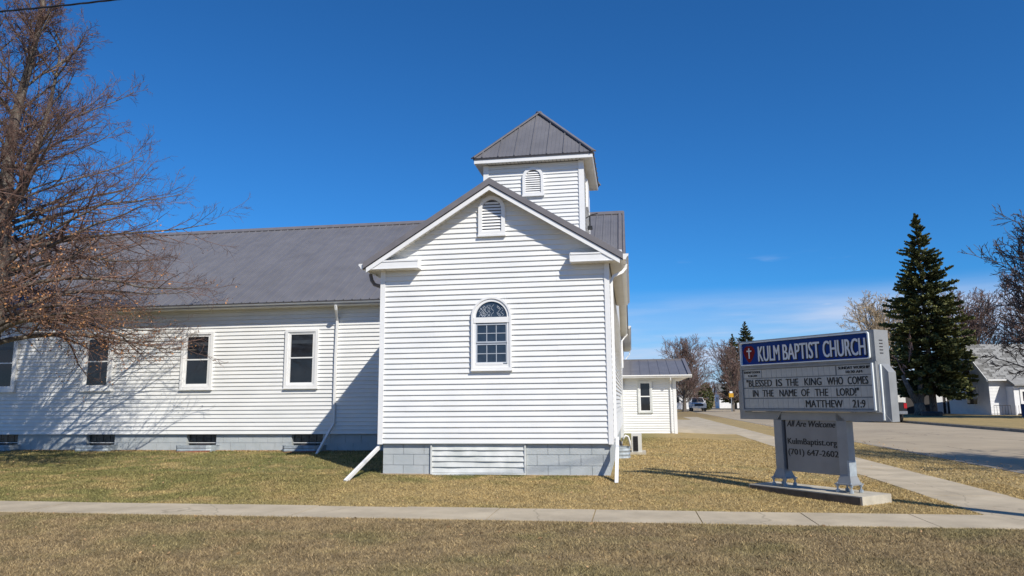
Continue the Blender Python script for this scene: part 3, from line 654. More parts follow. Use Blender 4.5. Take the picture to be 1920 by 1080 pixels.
# flood lamp on the tower side
fl = MB().tube([(-.68, 4.6, 4.62), (-.52, 4.5, 4.68), (-.36, 4.45, 4.70)], .012, 6); fl.box(-.58, -.545, 4.46, 4.52, 4.36, 4.66); fl.box(-.62, -.50, 4.42, 4.56, 4.30, 4.38)
fl.build('flood_lamp', 'black', church)
# downspouts
def pipe(name, pts, parent=church, r=(.033, .025), up_=None):
    rr = (*r, up_) if up_ else r
    return MB().tube(pts, 1, rect=rr).build(name, 'trim', parent)
pipe('downspout', [(-6.95, 3.62, 2.44), (-6.95, 3.66, 2.34), (-7.02, 3.88, 2.20), (-7.03, 3.965, 2.08), (-7.05, 3.965, 1.2), (-7.05, 3.965, -.50), (-7.08, 3.90, -.60), (-7.23, 3.35, -1.255)], up_=(1, 0, 0))
o = MB().tube([(-4.83, .3, 2.59), (-4.80, .3, 2.46), (-4.74, .3, 2.37), (-4.62, .3, 2.33), (-4.53, .3, 2.31)], .038, 8).build('downspout_elbow', 'rooftrim', church)
pipe('downspout', [(-4.53, .3, 2.31), (-4.53, .3, -.70), (-4.50, .16, -.80), (-4.49, .0, -.86), (-4.74, -1.02, -1.385)], up_=(1, 0, 0))
pipe('downspout', [(.32, .30, 2.60), (.31, .30, 2.52), (.24, .28, 2.44), (.07, .24, 2.36), (.035, .22, 2.28), (.035, .20, 2.1), (.035, .12, .4), (.035, .04, -.72)], up_=(0, 1, 0), r=(.026, .026))
pipe('downspout_extension', [(.062, -.02, -.66), (.062, -.06, -.78), (.045, -.92, -1.40)], up_=(1, 0, 0), r=(.036, .03))
pipe('downspout', [(.26, 13.9, 2.45), (.05, 13.9, 2.2), (.05, 13.9, 1.2)])
# rear wing with its own gutter
box('rear_wing_wall', 'siding', church, -6, -.01, 14.15, 27, -1.4, 2.6)
MB().prism([(-6.3, 2.78), (-3, 4.6), (.28, 2.78), (.28, 2.68), (-6.3, 2.68)], 14.3, 27.2, lambda u, v, w: (u, w, v)).build('rear_wing_roof', 'roof', church)
box('soffit', 'soffit', church, 0, .28, 14.3, 27.2, 2.655, 2.679)
gutter(church, 'y', .28, 14.3, 27.2, 1, ztop=2.80)
pipe('downspout', [(.33, 27.0, 2.68), (.30, 27.0, 2.5), (.06, 27.0, 2.2), (.05, 27.0, 1.4)])
# siding damage / tiny fittings on the right wall
box('meter_box', 'alum', church, 0, .06, 9.2, 9.5, -.2, .15)
# ------------------------------------------------------------------ annex
AY = 17.9; ax = thing('church_annex', 'low white side annex with grey metal roof behind the church', 'building')
awl = box('annex_wall', 'trim', ax, -.3, 2.15, AY+.02, AY+6, -1.42, .95)
for i in range(23): board(awl, pl_front(AY), -.3, 2.06, -.3, 2.06, -1.36+i*E_, -1.36+(i+1)*E_)
for i in range(23): board(awl, pl_right(2.15), AY+.1, AY+6, AY+.1, AY+6, -1.36+i*E_, -1.36+(i+1)*E_)
MB().box(2.05, 2.18, AY-.04, AY+.1, -1.38, .95).build('corner_post', 'trim', ax)
arf = MB().prism([(AY-.35, 1.02), (AY+3, 1.80), (AY+6.4, 1.02), (AY+6.4, .96), (AY-.35, .96)], -.3, 2.70, lambda u, v, w: (w, u, v)).build('annex_roof', 'dark', ax)
sl_ = (1.80-1.02)/3.35
for i in range(8):
    a = 2.76-.405*(i+1)
    b_ = MB(); b_.hexa([(a+.004, AY-.40, 1.03), (a+.40, AY-.40, 1.03), (a+.40, AY+3, 1.03+3.4*sl_), (a+.004, AY+3, 1.03+3.4*sl_), (a+.004, AY-.40, 1.05), (a+.40, AY-.40, 1.05), (a+.40, AY+3, 1.05+3.4*sl_), (a+.004, AY+3, 1.05+3.4*sl_)])
    b_.hexa([(a-.014, AY-.40, 1.05), (a+.014, AY-.40, 1.05), (a+.014, AY+3, 1.05+3.4*sl_), (a-.014, AY+3, 1.05+3.4*sl_), (a-.014, AY-.40, 1.068), (a+.014, AY-.40, 1.068), (a+.014, AY+3, 1.068+3.4*sl_), (a-.014, AY+3, 1.068+3.4*sl_)])
    b_.build('roof_panel', 'roof', arf)
MB().hexa([(2.66, AY-.42, 1.04), (2.80, AY-.42, 1.04), (2.80, AY+3, 1.04+3.42*sl_), (2.66, AY+3, 1.04+3.42*sl_), (2.66, AY-.42, 1.10), (2.80, AY-.42, 1.10), (2.80, AY+3, 1.10+3.42*sl_), (2.66, AY+3, 1.10+3.42*sl_)]).build('rake_trim', 'rooftrim', ax)
MB().box(-.3, 2.78, AY+2.9, AY+3.1, 1.82, 1.88).build('ridge_cap', 'rooftrim', ax)
gutter(ax, 'x', AY-.38, -.3, 2.82, -1, ztop=1.04, h=.12, w=.13)
box('soffit', 'soffit', ax, -.3, 2.72, AY-.36, AY+.02, .93, .958); box('soffit', 'soffit', ax, 2.18, 2.70, AY+.02, AY+6.3, .93, .958)
c = .90; z0, z1 = -.52, .80
w = MB().ring([(c-.30, z0), (c+.30, z0), (c+.30, z1), (c-.30, z1)], [(c-.23, z0+.07), (c+.23, z0+.07), (c+.23, z1-.06), (c-.23, z1-.06)], AY-.078, AY).build('window', 'alum', ax)
MB().ring([(c-.235, z0+.065), (c+.235, z0+.065), (c+.235, z1-.055), (c-.235, z1-.055)], [(c-.19, z0+.10), (c+.19, z0+.10), (c+.19, z1-.09), (c-.19, z1-.09)], AY-.056, AY).build('window_frame', 'trim', w)
box('sash_rail', 'trim', w, c-.2, c+.2, AY-.048, AY-.03, .14, .185)
MB().add([(c-.2, AY-.031, z0+.09), (c+.2, AY-.031, z0+.09), (c+.2, AY-.031, z1-.08), (c-.2, AY-.031, z1-.08)], [(0, 1, 2, 3)]).build('glass', 'glass', w)
pipe('downspout', [(1.95, AY-.42, .93), (1.95, AY-.40, .85), (1.95, AY-.06, .68), (1.95, AY-.05, -1.3)], ax, up_=(1, 0, 0))
# ------------------------------------------------------------------ outdoor unit and window well by the right wall
ac = thing('outdoor_unit', 'white heat-pump unit with dark side grille beside the church wall', 'air conditioner', (0, 0, 0))
MB().box(.30, .56, 5.55, 6.30, -1.30, -.86).build('casing', 'ac', ac)
box('side_grille', 'black', ac, .345, .465, 5.535, 5.549, -1.27, -.90)
MB().tube([(.0, 5.2, -1.0), (.06, 5.1, -1.12), (.14, 5.1, -1.20), (.22, 5.2, -1.24)], .035, 8).build('drain_hose', 'dark', ac, smooth=True)
b_ = MB()
for i in range(9): b_.box(.345, .465, 5.525, 5.534, -1.265+i*.041, -1.262+i*.041)
b_.build('grille_bars', 'dark', ac)
box('pad', 'conc2', ac, .24, .66, 5.45, 6.4, -1.37, -1.30)
MB().tube([(.02, 5.3, -1.22), (.05, 5.3, -1.08), (.10, 5.3, -.94), (.16, 5.3, -.87), (.22, 5.32, -.90), (.26, 5.36, -1.02), (.28, 5.4, -1.2)], .024, 8).build('insulated_hose', 'trim', ac, smooth=True)
wl = MB(); pts = [(-.05, 4.2), (.10, 4.2), (.22, 4.28), (.26, 4.45), (.26, 4.9), (.2, 5.05), (-.05, 5.1)]
for za, zc in ((-1.40, -1.31), (-1.31, -1.22), (-1.22, -1.13)):
    for j in range(6):
        (xa, ya), (xb, yb_) = pts[j], pts[j+1]; wl.add([(xa, ya, za), (xb, yb_, za), (xb+.012, yb_-.012, (za+zc)/2), (xa+.012, ya-.012, (za+zc)/2), (xb, yb_, zc), (xa, ya, zc)], [(0, 1, 2, 3), (3, 2, 4, 5)])
wl.tube([(x, y, -1.125) for x, y in pts], .012, 6)
o = wl.build('metal_window_well', 'galv'); tag(o, 'curved galvanised window well at the church right corner', 'window well')
# ------------------------------------------------------------------ text
def text(name, s, parent, x0, x1, zb_, h, y, m, bold=.0, shear=0, ext=.002):
    # bold is given in metres: the flat letters are laid three times, shifted sideways, to thicken the strokes
    cu_ = bpy.data.curves.new(name, 'FONT'); cu_.body = s; cu_.size = 1; cu_.shear = shear; cu_.resolution_u = 3
    o_ = bpy.data.objects.new('tmp', cu_); COL.objects.link(o_); bpy.context.view_layer.update()
    me_ = bpy.data.meshes.new_from_object(o_.evaluated_get(bpy.context.evaluated_depsgraph_get())); bpy.data.objects.remove(o_)
    co = np.empty(len(me_.vertices)*3, np.float32); me_.vertices.foreach_get('co', co); co = co.reshape(-1, 3)
    capt = .729; w_ = co[:, 0].max()-co[:, 0].min()
    X = x0+(co[:, 0]-co[:, 0].min())/w_*(x1-x0); Z = zb_+co[:, 1]*h/capt
    me_.vertices.foreach_set('co', np.stack([X, np.full(len(X), y), Z], 1).ravel().astype(np.float32)); me_.update(); me_.materials.clear(); me_.materials.append(M[m])
    if bold:
        bm_ = bmesh.new()
        for dx_, dy_ in ((-bold, 0), (0, -.0002), (bold, -.0004)):
            tmp = me_.copy(); tmp.transform(Matrix.Translation((dx_, dy_, 0))); bm_.from_mesh(tmp); bpy.data.meshes.remove(tmp)
        bm_.to_mesh(me_); bm_.free()
    return link(name, me_, parent)
# ------------------------------------------------------------------ the church sign
ang = math.atan2(-.768, .64)
sg = thing('church_sign', 'grey cabinet church sign with a blue header and a letter board, on two posts', 'sign', (3.53, -2.66, 0), ang)
cab = MB().box(-2.13, .31, .0, .30, -.19, .955).build('cabinet', 'signmet', sg)
MB().ring([(-2.13, .515), (.31, .515), (.31, .955), (-2.13, .955)], [(-2.085, .545), (.245, .545), (.245, .93), (-2.085, .93)], -.022, .0).build('header_frame', 'signmet', cab)
def rrect(x0, x1, z0, z1, r, n=5):
    p = []
    for (cx_, cz, a0) in ((x1-r, z0+r, -90), (x1-r, z1-r, 0), (x0+r, z1-r, 90), (x0+r, z0+r, 180)):
        for i in range(n+1): a = math.radians(a0+90*i/n); p.append((cx_+r*math.cos(a), cz+r*math.sin(a)))
    return p
hp = MB(); p = rrect(-2.075, .225, .562, .918, .03); hp.add([(x, -.016, z) for x, z in p]+[(x, -.001, z) for x, z in p], [tuple(range(len(p)))]+[(i, (i+1) % len(p), len(p)+(i+1) % len(p), len(p)+i) for i in range(len(p))])
hpan = hp.build('header_panel', 'blue', sg)
MB().ring(rrect(-2.088, .240, .548, .932, .035), rrect(-2.072, .222, .565, .915, .028), -.055, -.002).build('header_moulding', 'bright', hpan)
for wd, xa_, xb_ in (('KULM', -1.735, -1.315), ('BAPTIST', -1.245, -.585), ('CHURCH', -.52, .165)):
    text('lettering', wd, hpan, xa_+.012, xb_+.014, .592, .258, -.019, 'black', .012); text('lettering', wd, hpan, xa_, xb_, .610, .256, -.023, 'white', .0065)
hb = MB(); pts = []
for i in range(28):
    a = 2*math.pi*i/28; q_ = math.sin(a)
    rr_ = 1.0; pts.append((-1.925+.120*math.cos(a)*(1.0 if q_ > 0 else (1+q_*.45)), .765+(.115*q_ if q_ > 0 else .165*q_)-(.018*math.exp(-(math.cos(a)/.2)**2) if q_ > 0 else 0)))
hb.add([(x, -.0185, z) for x, z in pts], [tuple(range(28))]); em = hb.build('heart_emblem', 'red', hpan)
cb = MB(); cb.box(-1.936, -1.914, -.023, -.0186, .665, .835); cb.box(-1.975, -1.875, -.0225, -.0187, .776, .798); cb.build('cross', 'white', hpan)
mbd = MB().box(-2.10, .265, -.012, .0, -.165, .50).build('message_board', 'board', sg)
MB().ring([(-2.125, -.185), (.305, -.185), (.305, .512), (-2.125, .512)], [(-2.085, -.155), (.25, -.155), (.25, .488), (-2.085, .488)], -.035, -.0).build('board_frame', 'signmet', mbd)
MB().box(.250, .272, -.062, -.034, -.165, .49).build('board_moulding', 'bright', mbd)
MB().box(-2.09, .26, -.043, -.0355, -.185, -.170).build('board_moulding', 'signmet', mbd)
rows = [(.34, .478), (.188, .333), (.022, .178), (-.145, .012)]
tile = {}
for ri, (za, zc) in enumerate(rows):
    n_ = 24; wt = (2.31)/n_
    for i in range(n_):
        xa = -2.075+i*wt
        if ri == 0 and (i < 4 or i > 17): continue
        key = ri
        if key not in tile:
            tile[key] = MB().box(.002, wt-.002, -.0165, -.0125, 0, zc-za-.008).mesh('letter_tile'); tile[key].materials.append(M['tile'])
        o = link('letter_tile', tile[key], mbd); o.location = (xa, -.0008*((i*7+ri*3) % 4), za+.004)
box('time_card', 'tile', mbd, -2.075, -1.70, -.0175, -.0125, .342, .475); box('time_card', 'tile', mbd, -.32, .235, -.0175, -.0125, .342, .475)
def mtext(s, x0, x1, z, h, bold=.0045): return text('lettering', s, mbd, x0, x1, z, h, -.0208, 'black', bold)
mtext('SUNDAY SCHOOL', -2.055, -1.715, .420, .038); mtext('9:30 AM', -1.97, -1.79, .362, .036)
mtext('SUNDAY WORSHIP', -.29, .205, .420, .042); mtext('10:30 AM', -.17, .085, .362, .040)
mtext('"BLESSED', -2.01, -1.50, .203, .116); mtext('IS', -1.415, -1.30, .203, .116); mtext('THE', -1.225, -1.00, .203, .116); mtext('KING', -.885, -.59, .203, .116); mtext('WHO', -.49, -.23, .203, .116); mtext('COMES', -.15, .165, .203, .116)
mtext('IN', -1.89, -1.78, .042, .114); mtext('THE', -1.69, -1.48, .042, .114); mtext('NAME', -1.36, -1.04, .042, .114); mtext('OF', -.955, -.81, .042, .114); mtext('THE', -.71, -.49, .042, .114); mtext('LORD!"', -.345, .01, .042, .114)
mtext('MATTHEW', -.885, -.26, -.125, .114); mtext('21:9', -.10, .095, -.125, .114)
# back frame with its stepped shoulder, and the T-shaped legs
fr = MB(); fr.prism([(-2.25, -.32), (.43, -.32), (.43, .36), (.335, .475), (.315, .475), (.315, -.2), (-2.14, -.2), (-2.14, .36), (-2.25, .3)], .05, .22, lambda u, v, w: (u, w, v))
fr.build('outer_frame', 'signmet', sg)
MB().prism([(-2.245, -.315), (-1.49, -.315), (-1.39, -.195), (-2.12, -.195)], .040, .0495, lambda u, v, w: (u, w, v)).build('frame_cover', 'signmet', sg)
MB().prism([(-.44, -.195), (-.285, -.315), (.425, -.315), (.325, -.195)], .040, .0495, lambda u, v, w: (u, w, v)).build('frame_cover', 'signmet', sg)
MB().prism([(.318, -.30), (.338, -.30), (.338, .47), (.318, .47)], .020, .0495, lambda u, v, w: (u, w, v)).build('frame_lip', 'bright', sg)
for i, (a, c) in enumerate(((-1.57, -1.42), (-.44, -.28))):
    pst = MB().box(a, c, .05, .20, -1.10, -.2).build('post', 'signmet', sg)
    if i: box('post_patch', 'galv', pst, c-.03, c+.004, .045, .205, -1.10, -.88)
    xm = (a+c)/2
    ft = MB(); w0, w1 = .07, .115
    ft.add([(xm-w1, .125-w1, -1.205), (xm+w1, .125-w1, -1.205), (xm+w1, .125+w1, -1.205), (xm-w1, .125+w1, -1.205), (xm-w0, .125-w0, -1.06), (xm+w0, .125-w0, -1.06), (xm+w0, .125+w0, -1.06), (xm-w0, .125+w0, -1.06)],
           [(0, 3, 2, 1), (4, 5, 6, 7), (0, 1, 5, 4), (1, 2, 6, 5), (2, 3, 7, 6), (3, 0, 4, 7)])
    ft.box(xm-.14, xm+.14, -.015, .265, -1.222, -1.205); foot = ft.build('foot_bracket', 'signmet', sg)
    for (dx_, dy_) in ((-.11, .015), (.11, .015), (.11, .235), (-.11, .235)):
        bb = MB(); bb.tube([(xm+dx_, dy_, -1.335), (xm+dx_, dy_, -1.19)], .013, 6); bb.tube([(xm+dx_, dy_, -1.245), (xm+dx_, dy_, -1.222)], .026, 6); bb.tube([(xm+dx_, dy_, -1.33), (xm+dx_, dy_, -1.29)], .03, 6); bb.build('anchor_bolt', 'galv', foot)
lp = MB().box(-1.36, -.441, .072, .13, -1.10, -.2).build('lower_panel', 'signpan', sg)
box('panel_edge', 'dark', lp, -1.418, -1.362, .12, .17, -1.08, -.2)
text('lettering', 'All Are Welcome', lp, -1.335, -.475, -.42, .098, .069, 'black', .0042, .28)
text('lettering', 'KulmBaptist.org', lp, -1.335, -.47, -.685, .095, .069, 'black', .0042)
text('lettering', '(701) 647-2602', lp, -1.335, -.455, -.845, .092, .069, 'black', .0042)
b_ = MB(); b_.box(-1.93, .05, .0, .66, -1.50, -1.332); o = b_.build('concrete_base', 'conc2', sg)
o.location = (0, -.19, 0)
box('base_shade_strip', 'wood', sg, -1.90, .03, -.205, -.191, -1.445, -1.345)  # dark brown strip: shade of the base's front face, put in as colour
b_ = MB()
for i in range(5): b_.box(.312, .3135, .08, .16, .80-i*.045, .815-i*.045)
b_.build('vent_marks', 'dark', cab)
# ------------------------------------------------------------------ utility pole beside the street corner, with its wire
up_ = thing('utility_pole', 'tall wooden utility pole by the street corner', 'utility pole', (8.2, -6.9, -1.5))
MB().tube([(0, 0, 0), (.03, 0, 5), (.02, 0, 9.6)], [.15, .13, .11], 12).build('pole', 'wood', up_, smooth=True)
MB().box(-1.1, 1.1, -.06, .06, 8.8, 8.92).build('crossarm', 'wood', up_)
b_ = MB()
def wz(x): return 5.13+.0098*(x+6.2)**2
for tw_ in range(3):
    pts = []
    for i in range(420):
        x = 8.2-30*i/419; a = i*.55+tw_*2.094; pts.append((x, -6.9+.9*(8.2-x)/14.1 if x > -6 else -6.0+.02*(-6-x), wz(x)+.007*math.sin(a)+.0)); pts[-1] = (pts[-1][0], pts[-1][1]+.007*math.cos(a), pts[-1][2])
    b_.tube(pts, .0065, 5)
o = b_.build('power_line', 'black'); tag(o, 'thin twisted black power cable crossing the sky above the bare tree', 'cable')

# ------------------------------------------------------------------ trees
def nrm(a): return a/np.maximum(np.linalg.norm(a, axis=-1, keepdims=True), 1e-9)
def spawn(P, R, m, rg_, tmin=.15, ang=.8, angj=.3, lf=.5, lj=.3, n=5, wob=.12, grav=0, rmin=.003, rf=.6, tap=.55, L0=None, tpow=1, flat=None):
    N, k, _ = P.shape
    t = tmin+(1-tmin)*((np.arange(m)[None]+rg_.uniform(0, 1, (N, m)))/m)**tpow; t = np.clip(t, 0, .985)
    x = t*(k-1); i0 = np.floor(x).astype(int); fr_ = (x-i0)[..., None]; ii = np.arange(N)[:, None]
    pos = P[ii, i0]*(1-fr_)+P[ii, i0+1]*fr_; T = nrm(P[ii, i0+1]-P[ii, i0]); L_ = np.linalg.norm(np.diff(P, axis=1), axis=2).sum(1)[:, None] if L0 is None else L0
    Rt = R[ii, i0]*(1-fr_[..., 0])+R[ii, i0+1]*fr_[..., 0]
    v = rg_.normal(size=(N, m, 3))
    if flat is not None: v = v*np.array([1, 1, flat])
    Nn = nrm(v-(v*T).sum(-1, keepdims=True)*T); a = (ang+angj*rg_.uniform(-1, 1, (N, m)))[..., None]
    D = nrm(np.cos(a)*T+np.sin(a)*Nn); ln = L_*lf*(1-tap*t)*(1+lj*rg_.uniform(-1, 1, (N, m)))
    out = [pos]; p_ = pos
    for j in range(1, n):
        D = nrm(D+wob*rg_.normal(size=D.shape)+np.array([0, 0, grav])*(j/n)); p_ = p_+D*(ln/(n-1))[..., None]; out.append(p_)
    Q = np.stack(out, 2).reshape(N*m, n, 3); r0 = np.maximum(Rt*rf, rmin*1.3).reshape(-1, 1); s_ = np.linspace(0, 1, n)[None]
    return Q, np.maximum(r0*(1-s_)+rmin*s_, rmin*.6)
def tubes(P, R, sides):
    N, k, _ = P.shape; T = np.gradient(P, axis=1); T = nrm(T); a = np.where(np.abs(T[..., 2:3]) < .9, np.array([0, 0, 1.]), np.array([1., 0, 0]))
    U = nrm(np.cross(T, a)); Wv = np.cross(U, T); th_ = 2*np.pi*np.arange(sides)/sides
    V_ = P[:, :, None]+R[:, :, None, None]*(np.cos(th_)[None, None, :, None]*U[:, :, None]+np.sin(th_)[None, None, :, None]*Wv[:, :, None])
    V_ = V_.reshape(-1, 3); base = (np.arange(N)*k*sides)[:, None, None]; i_ = np.arange(k-1)[None, :, None]*sides; j_ = np.arange(sides)[None, None, :]; j2 = (j_+1) % sides
    F_ = np.stack([base+i_+j_, base+i_+j2, base+i_+sides+j2, base+i_+sides+j_], -1).reshape(-1, 4); return V_, F_
def tubeobj(name, sets, m, parent, rg_, smooth=True):
    Vs, Fs, Rs = [], [], []; o_ = 0
    for P, R, sd in sets:
        v, f = tubes(P, R, sd); Vs.append(v); Fs.append(f+o_); o_ += len(v); Rs.append(np.repeat(rg_.uniform(0, 1, len(P)), P.shape[1]*sd))
    return bulk(name, np.concatenate(Vs), np.concatenate(Fs), m, parent, np.concatenate(Rs), smooth)
def curve_from(p0, d0, L_, n, rg_, wob, gfun):
    pts = [np.array(p0, float)]; D = np.array(d0, float)/np.linalg.norm(d0)
    for j in range(1, n):
        D = D+rg_.normal(size=3)*wob+np.array([0, 0, gfun(j/n)]); D /= np.linalg.norm(D); pts.append(pts[-1]+D*L_/(n-1))
    return np.array(pts)
# big bare tree at the left
bt = thing('bare_tree', 'large bare tree with reddish twigs and dry orange bracts at the left of the church', 'tree', (-12.75, -.5, -1.37))
rt_ = np.random.default_rng(21)
n = 22; H = 10.9; zz = np.linspace(0, H, n)
TP = np.stack([.06*np.sin(zz*.6)+zz*.02-.38*(1-sm(zz/5.5))+.30*sm((zz-6.5)/3), .1*np.sin(zz*.5+1), zz], 1); TR = .21*(1-zz/H)**.75+.012
stems = [(TP, TR)]
# second leader
l2 = curve_from(TP[9], (-.35, -.1, 1), 4.6, 22, rt_, .03, lambda t: .03); stems.append((l2, .085*(1-np.linspace(0, 1, 22))**.8+.01))
l3 = curve_from(TP[10], (.30, .15, 1), 4.4, 22, rt_, .03, lambda t: .05); stems.append((l3, .075*(1-np.linspace(0, 1, 22))**.8+.01))
limbs, LR = [], []
nl = 112
for i in range(nl):
    t = (i+rt_.uniform(0, 1))/nl; zh = 2.75+t**1.2*7.6; az = i*2.399+rt_.uniform(-.3, .3)
    st_, sr = stems[0] if (t < .35 or i % 3 == 0) else stems[rt_.integers(0, 3)]
    k = int(np.clip(np.searchsorted(st_[:, 2], zh), 1, len(st_)-1))
    if st_[k, 2] < zh-.6: st_, sr = stems[0]; k = int(np.clip(np.searchsorted(st_[:, 2], zh), 1, len(st_)-1))
    p0 = st_[k-1]+(st_[k]-st_[k-1])*rt_.uniform(0, 1)
    env = np.interp(zh+1.37-1.37, [2.2, 3.2, 4.2, 5.2, 6.2, 7.2, 8.3, 10.3], [3.9, 4.3, 4.1, 3.0, 2.4, 1.85, 1.35, .5])
    elev = np.interp(zh, [1.5, 3.5, 6, 9.5], [.34, .46, .66, 1.0])
    L_ = env*rt_.uniform(.76, 1.02)/math.cos(elev*.75)
    d0 = (math.cos(az)*math.cos(elev), math.sin(az)*math.cos(elev), math.sin(elev))
    droop = np.interp(zh, [2.0, 3, 5, 8], [-.062, -.078, -.035, .0])
    c_ = curve_from(p0, d0, L_, 12, rt_, .05, lambda s, dr_=droop: dr_ if s < .72 else .07)
    limbs.append(c_); LR.append(np.linspace(max(.020, .30*sr[k]), .005, 12)*1.15)
P1, R1 = np.array(limbs), np.array(LR)
P2, R2 = spawn(P1, R1, 12, rt_, .14, .80, .25, .45, .35, 8, .09, .035, .0038, .60, .55, flat=.35)
P3, R3 = spawn(P2, R2, 7, rt_, .12, .75, .3, .46, .4, 4, .10, .06, .0026, .6, .5)
P4, R4 = spawn(P3, R3, 5, rt_, .15, .7, .3, .55, .4, 2, .13, .05, .0021, .7, .4)
tubeobj('trunk', [(s_[0][None], s_[1][None], 12) for s_ in stems], 'bark', bt, rt_)
tubeobj('limb', [(P1, R1, 7)], 'bark', bt, rt_)
tubeobj('crown', [(P2, R2, 5), (P3, R3, 3), (P4, R4, 3)], 'twig', bt, rt_)
# dry bracts, mostly on the lower inner branches
TI = P4[:, -1]; w_ = np.clip((5.6-TI[:, 2])/2.0, 0, 1)*np.clip((3.9-np.linalg.norm(TI[:, :2], axis=1))/2.2, .12, 1)
k = rt_.uniform(0, 1, len(TI)) < w_*.62; Q = TI[k]; Q = np.repeat(Q, 3, 0)+rt_.normal(size=(3*k.sum(), 3))*.045
q, f_, r_ = leafquads(Q, .026, rt_); o = bulk('bracts', q, f_, 'bract', bt, r_); o['kind'] = 'stuff'

def bare_tree(seed, H, R, tr_, m, bark='bark', style='round', dense=1.0, low=.22):
    rr = np.random.default_rng(seed); n = 12; zz = np.linspace(0, H*.62, n)
    T_ = np.stack([.06*H/8*np.sin(zz*.7+seed), .05*np.sin(zz*.5), zz], 1); TR_ = tr_*(1-.75*zz/zz[-1])
    L1, r1 = [], []; nl_ = int(26*dense)
    for i in range(nl_):
        t = low+(1-low)*(i+.5)/nl_; p0 = T_[min(n-1, int(t*(n-1)))]; az = i*2.399+rr.uniform(-.3, .3); el = np.interp(t, [low, 1], [.55, 1.35])+rr.uniform(-.12, .12)
        L_ = (R/math.cos(min(el, 1.1)))*rr.uniform(.65, 1.0) if style == 'round' else H*.5*rr.uniform(.7, 1)
        L_ = min(L_, H*.98-p0[2] if el > 1 else 99)
        L1.append(curve_from(p0, (math.cos(az)*math.cos(el), math.sin(az)*math.cos(el), math.sin(el)), L_, 9, rr, .07, lambda s: .03 if style == 'round' else -.02)); r1.append(np.linspace(tr_*.30, tr_*.06, 9))
    A, RA = np.array(L1), np.array(r1); s_ = H/9
    B, RB = spawn(A, RA, 9, rr, .15, .65, .25, .42, .3, 6, .10, .05, .013*s_, .55, .5)
    C_, RC = spawn(B, RB, 7, rr, .15, .65, .3, .5, .35, 4, .12, .05, .011*s_, .6, .45)
    D_, RD = spawn(C_, RC, 5, rr, .2, .6, .3, .5, .35, 3, .12, .05, .009*s_, .7, .4)
    return [('trunk', [(T_[None], TR_[None], 9), (A, RA, 5)], bark), ('crown', [(B, RB, 3), (C_, RC, 3), (D_, RD, 3)], m)], rr
def place_tree(spec, label, loc, group=None, name='bare_tree'):
    root = thing(name, label, 'tree', loc, 0, group); parts_, rr = spec
    for nm, sets, m_ in parts_: tubeobj(nm, sets, m_, root, rr)
    return root
def copy_tree(o, label, loc, sc=1.0, rz=0.0, cat=None):
    c_ = o.copy(); COL.objects.link(c_); c_.location = loc; c_.scale = (sc, sc, sc); c_.rotation_euler = (0, 0, rz); c_['label'] = label
    for ch in list(o.children):
        d_ = ch.copy(); COL.objects.link(d_); d_.parent = c_
    return c_
BG = 'bare trees along the street'
t1 = place_tree(bare_tree(5, 9.2, 4.3, .28, 'twig2', dense=1.4), 'round bare tree standing right behind the annex roof, in front of the silver pickup', (7.0, 84, -1.5), BG)
t2 = place_tree(bare_tree(8, 8.8, 3.4, .24, 'twig2', dense=1.2), 'bare tree with the yellow sign on its trunk, left of the church sign', (13.1, 85.5, -1.5), BG)
t3 = place_tree(bare_tree(12, 13.5, 6.0, .4, 'twig3', style='round', dense=1.2), 'pale yellowish bare tree rising behind the church sign', (30.2, 81, -1.5), BG)
t4 = place_tree(bare_tree(15, 15, 5.4, .45, 'twig4', dense=2.8), 'tall bare tree at the right edge behind the shingled house', (31.0, 41.5, -1.5), BG)
copy_tree(t1, 'hazy bare tree farthest down the street', (12.5, 150, -1.5), .9, 2)
copy_tree(t1, 'bare tree between the tall spruce and the shingled house, behind its roof', (39, 78, -1.5), 1.45, 1)
copy_tree(t2, 'bare tree behind the shingled house roof at the right edge', (45.5, 76, -1.5), 1.75, 4)
copy_tree(t1, 'small bare tree directly behind the silver pickup', (9.5, 108, -1.5), .7, 4)
copy_tree(t2, 'bare tree beside the far white house', (17.5, 108, -1.5), .85, 1)
copy_tree(t1, 'bare tree at the street edge whose branches shade the road', (14.6, .4, -1.5), 1.0, 1.5)
# distant tree belt
rb = np.random.default_rng(77)
parts_, rr = bare_tree(31, 8, 4, .3, 'twig2', dense=.45)
VB, FB, RBk = [], [], []; off = 0
A_ = [tubes(P, R*2.2, 3) for P, R, sd in parts_[1][1][:1]+parts_[0][1]]
for i in range(46):
    x = rb.uniform(-60, 160); y = rb.uniform(230, 330); sc_ = rb.uniform(.7, 1.25)
    for v, f in A_: VB.append(v*sc_+np.array([x, y, -1.6])); FB.append(f+off); off += len(v); RBk.append(np.full(len(v), rb.uniform()))
o = bulk('distant_trees', np.concatenate(VB), np.concatenate(FB), 'twig2', None, np.concatenate(RBk)); tag(o, 'belt of distant bare trees along the horizon', 'trees', kind='stuff')
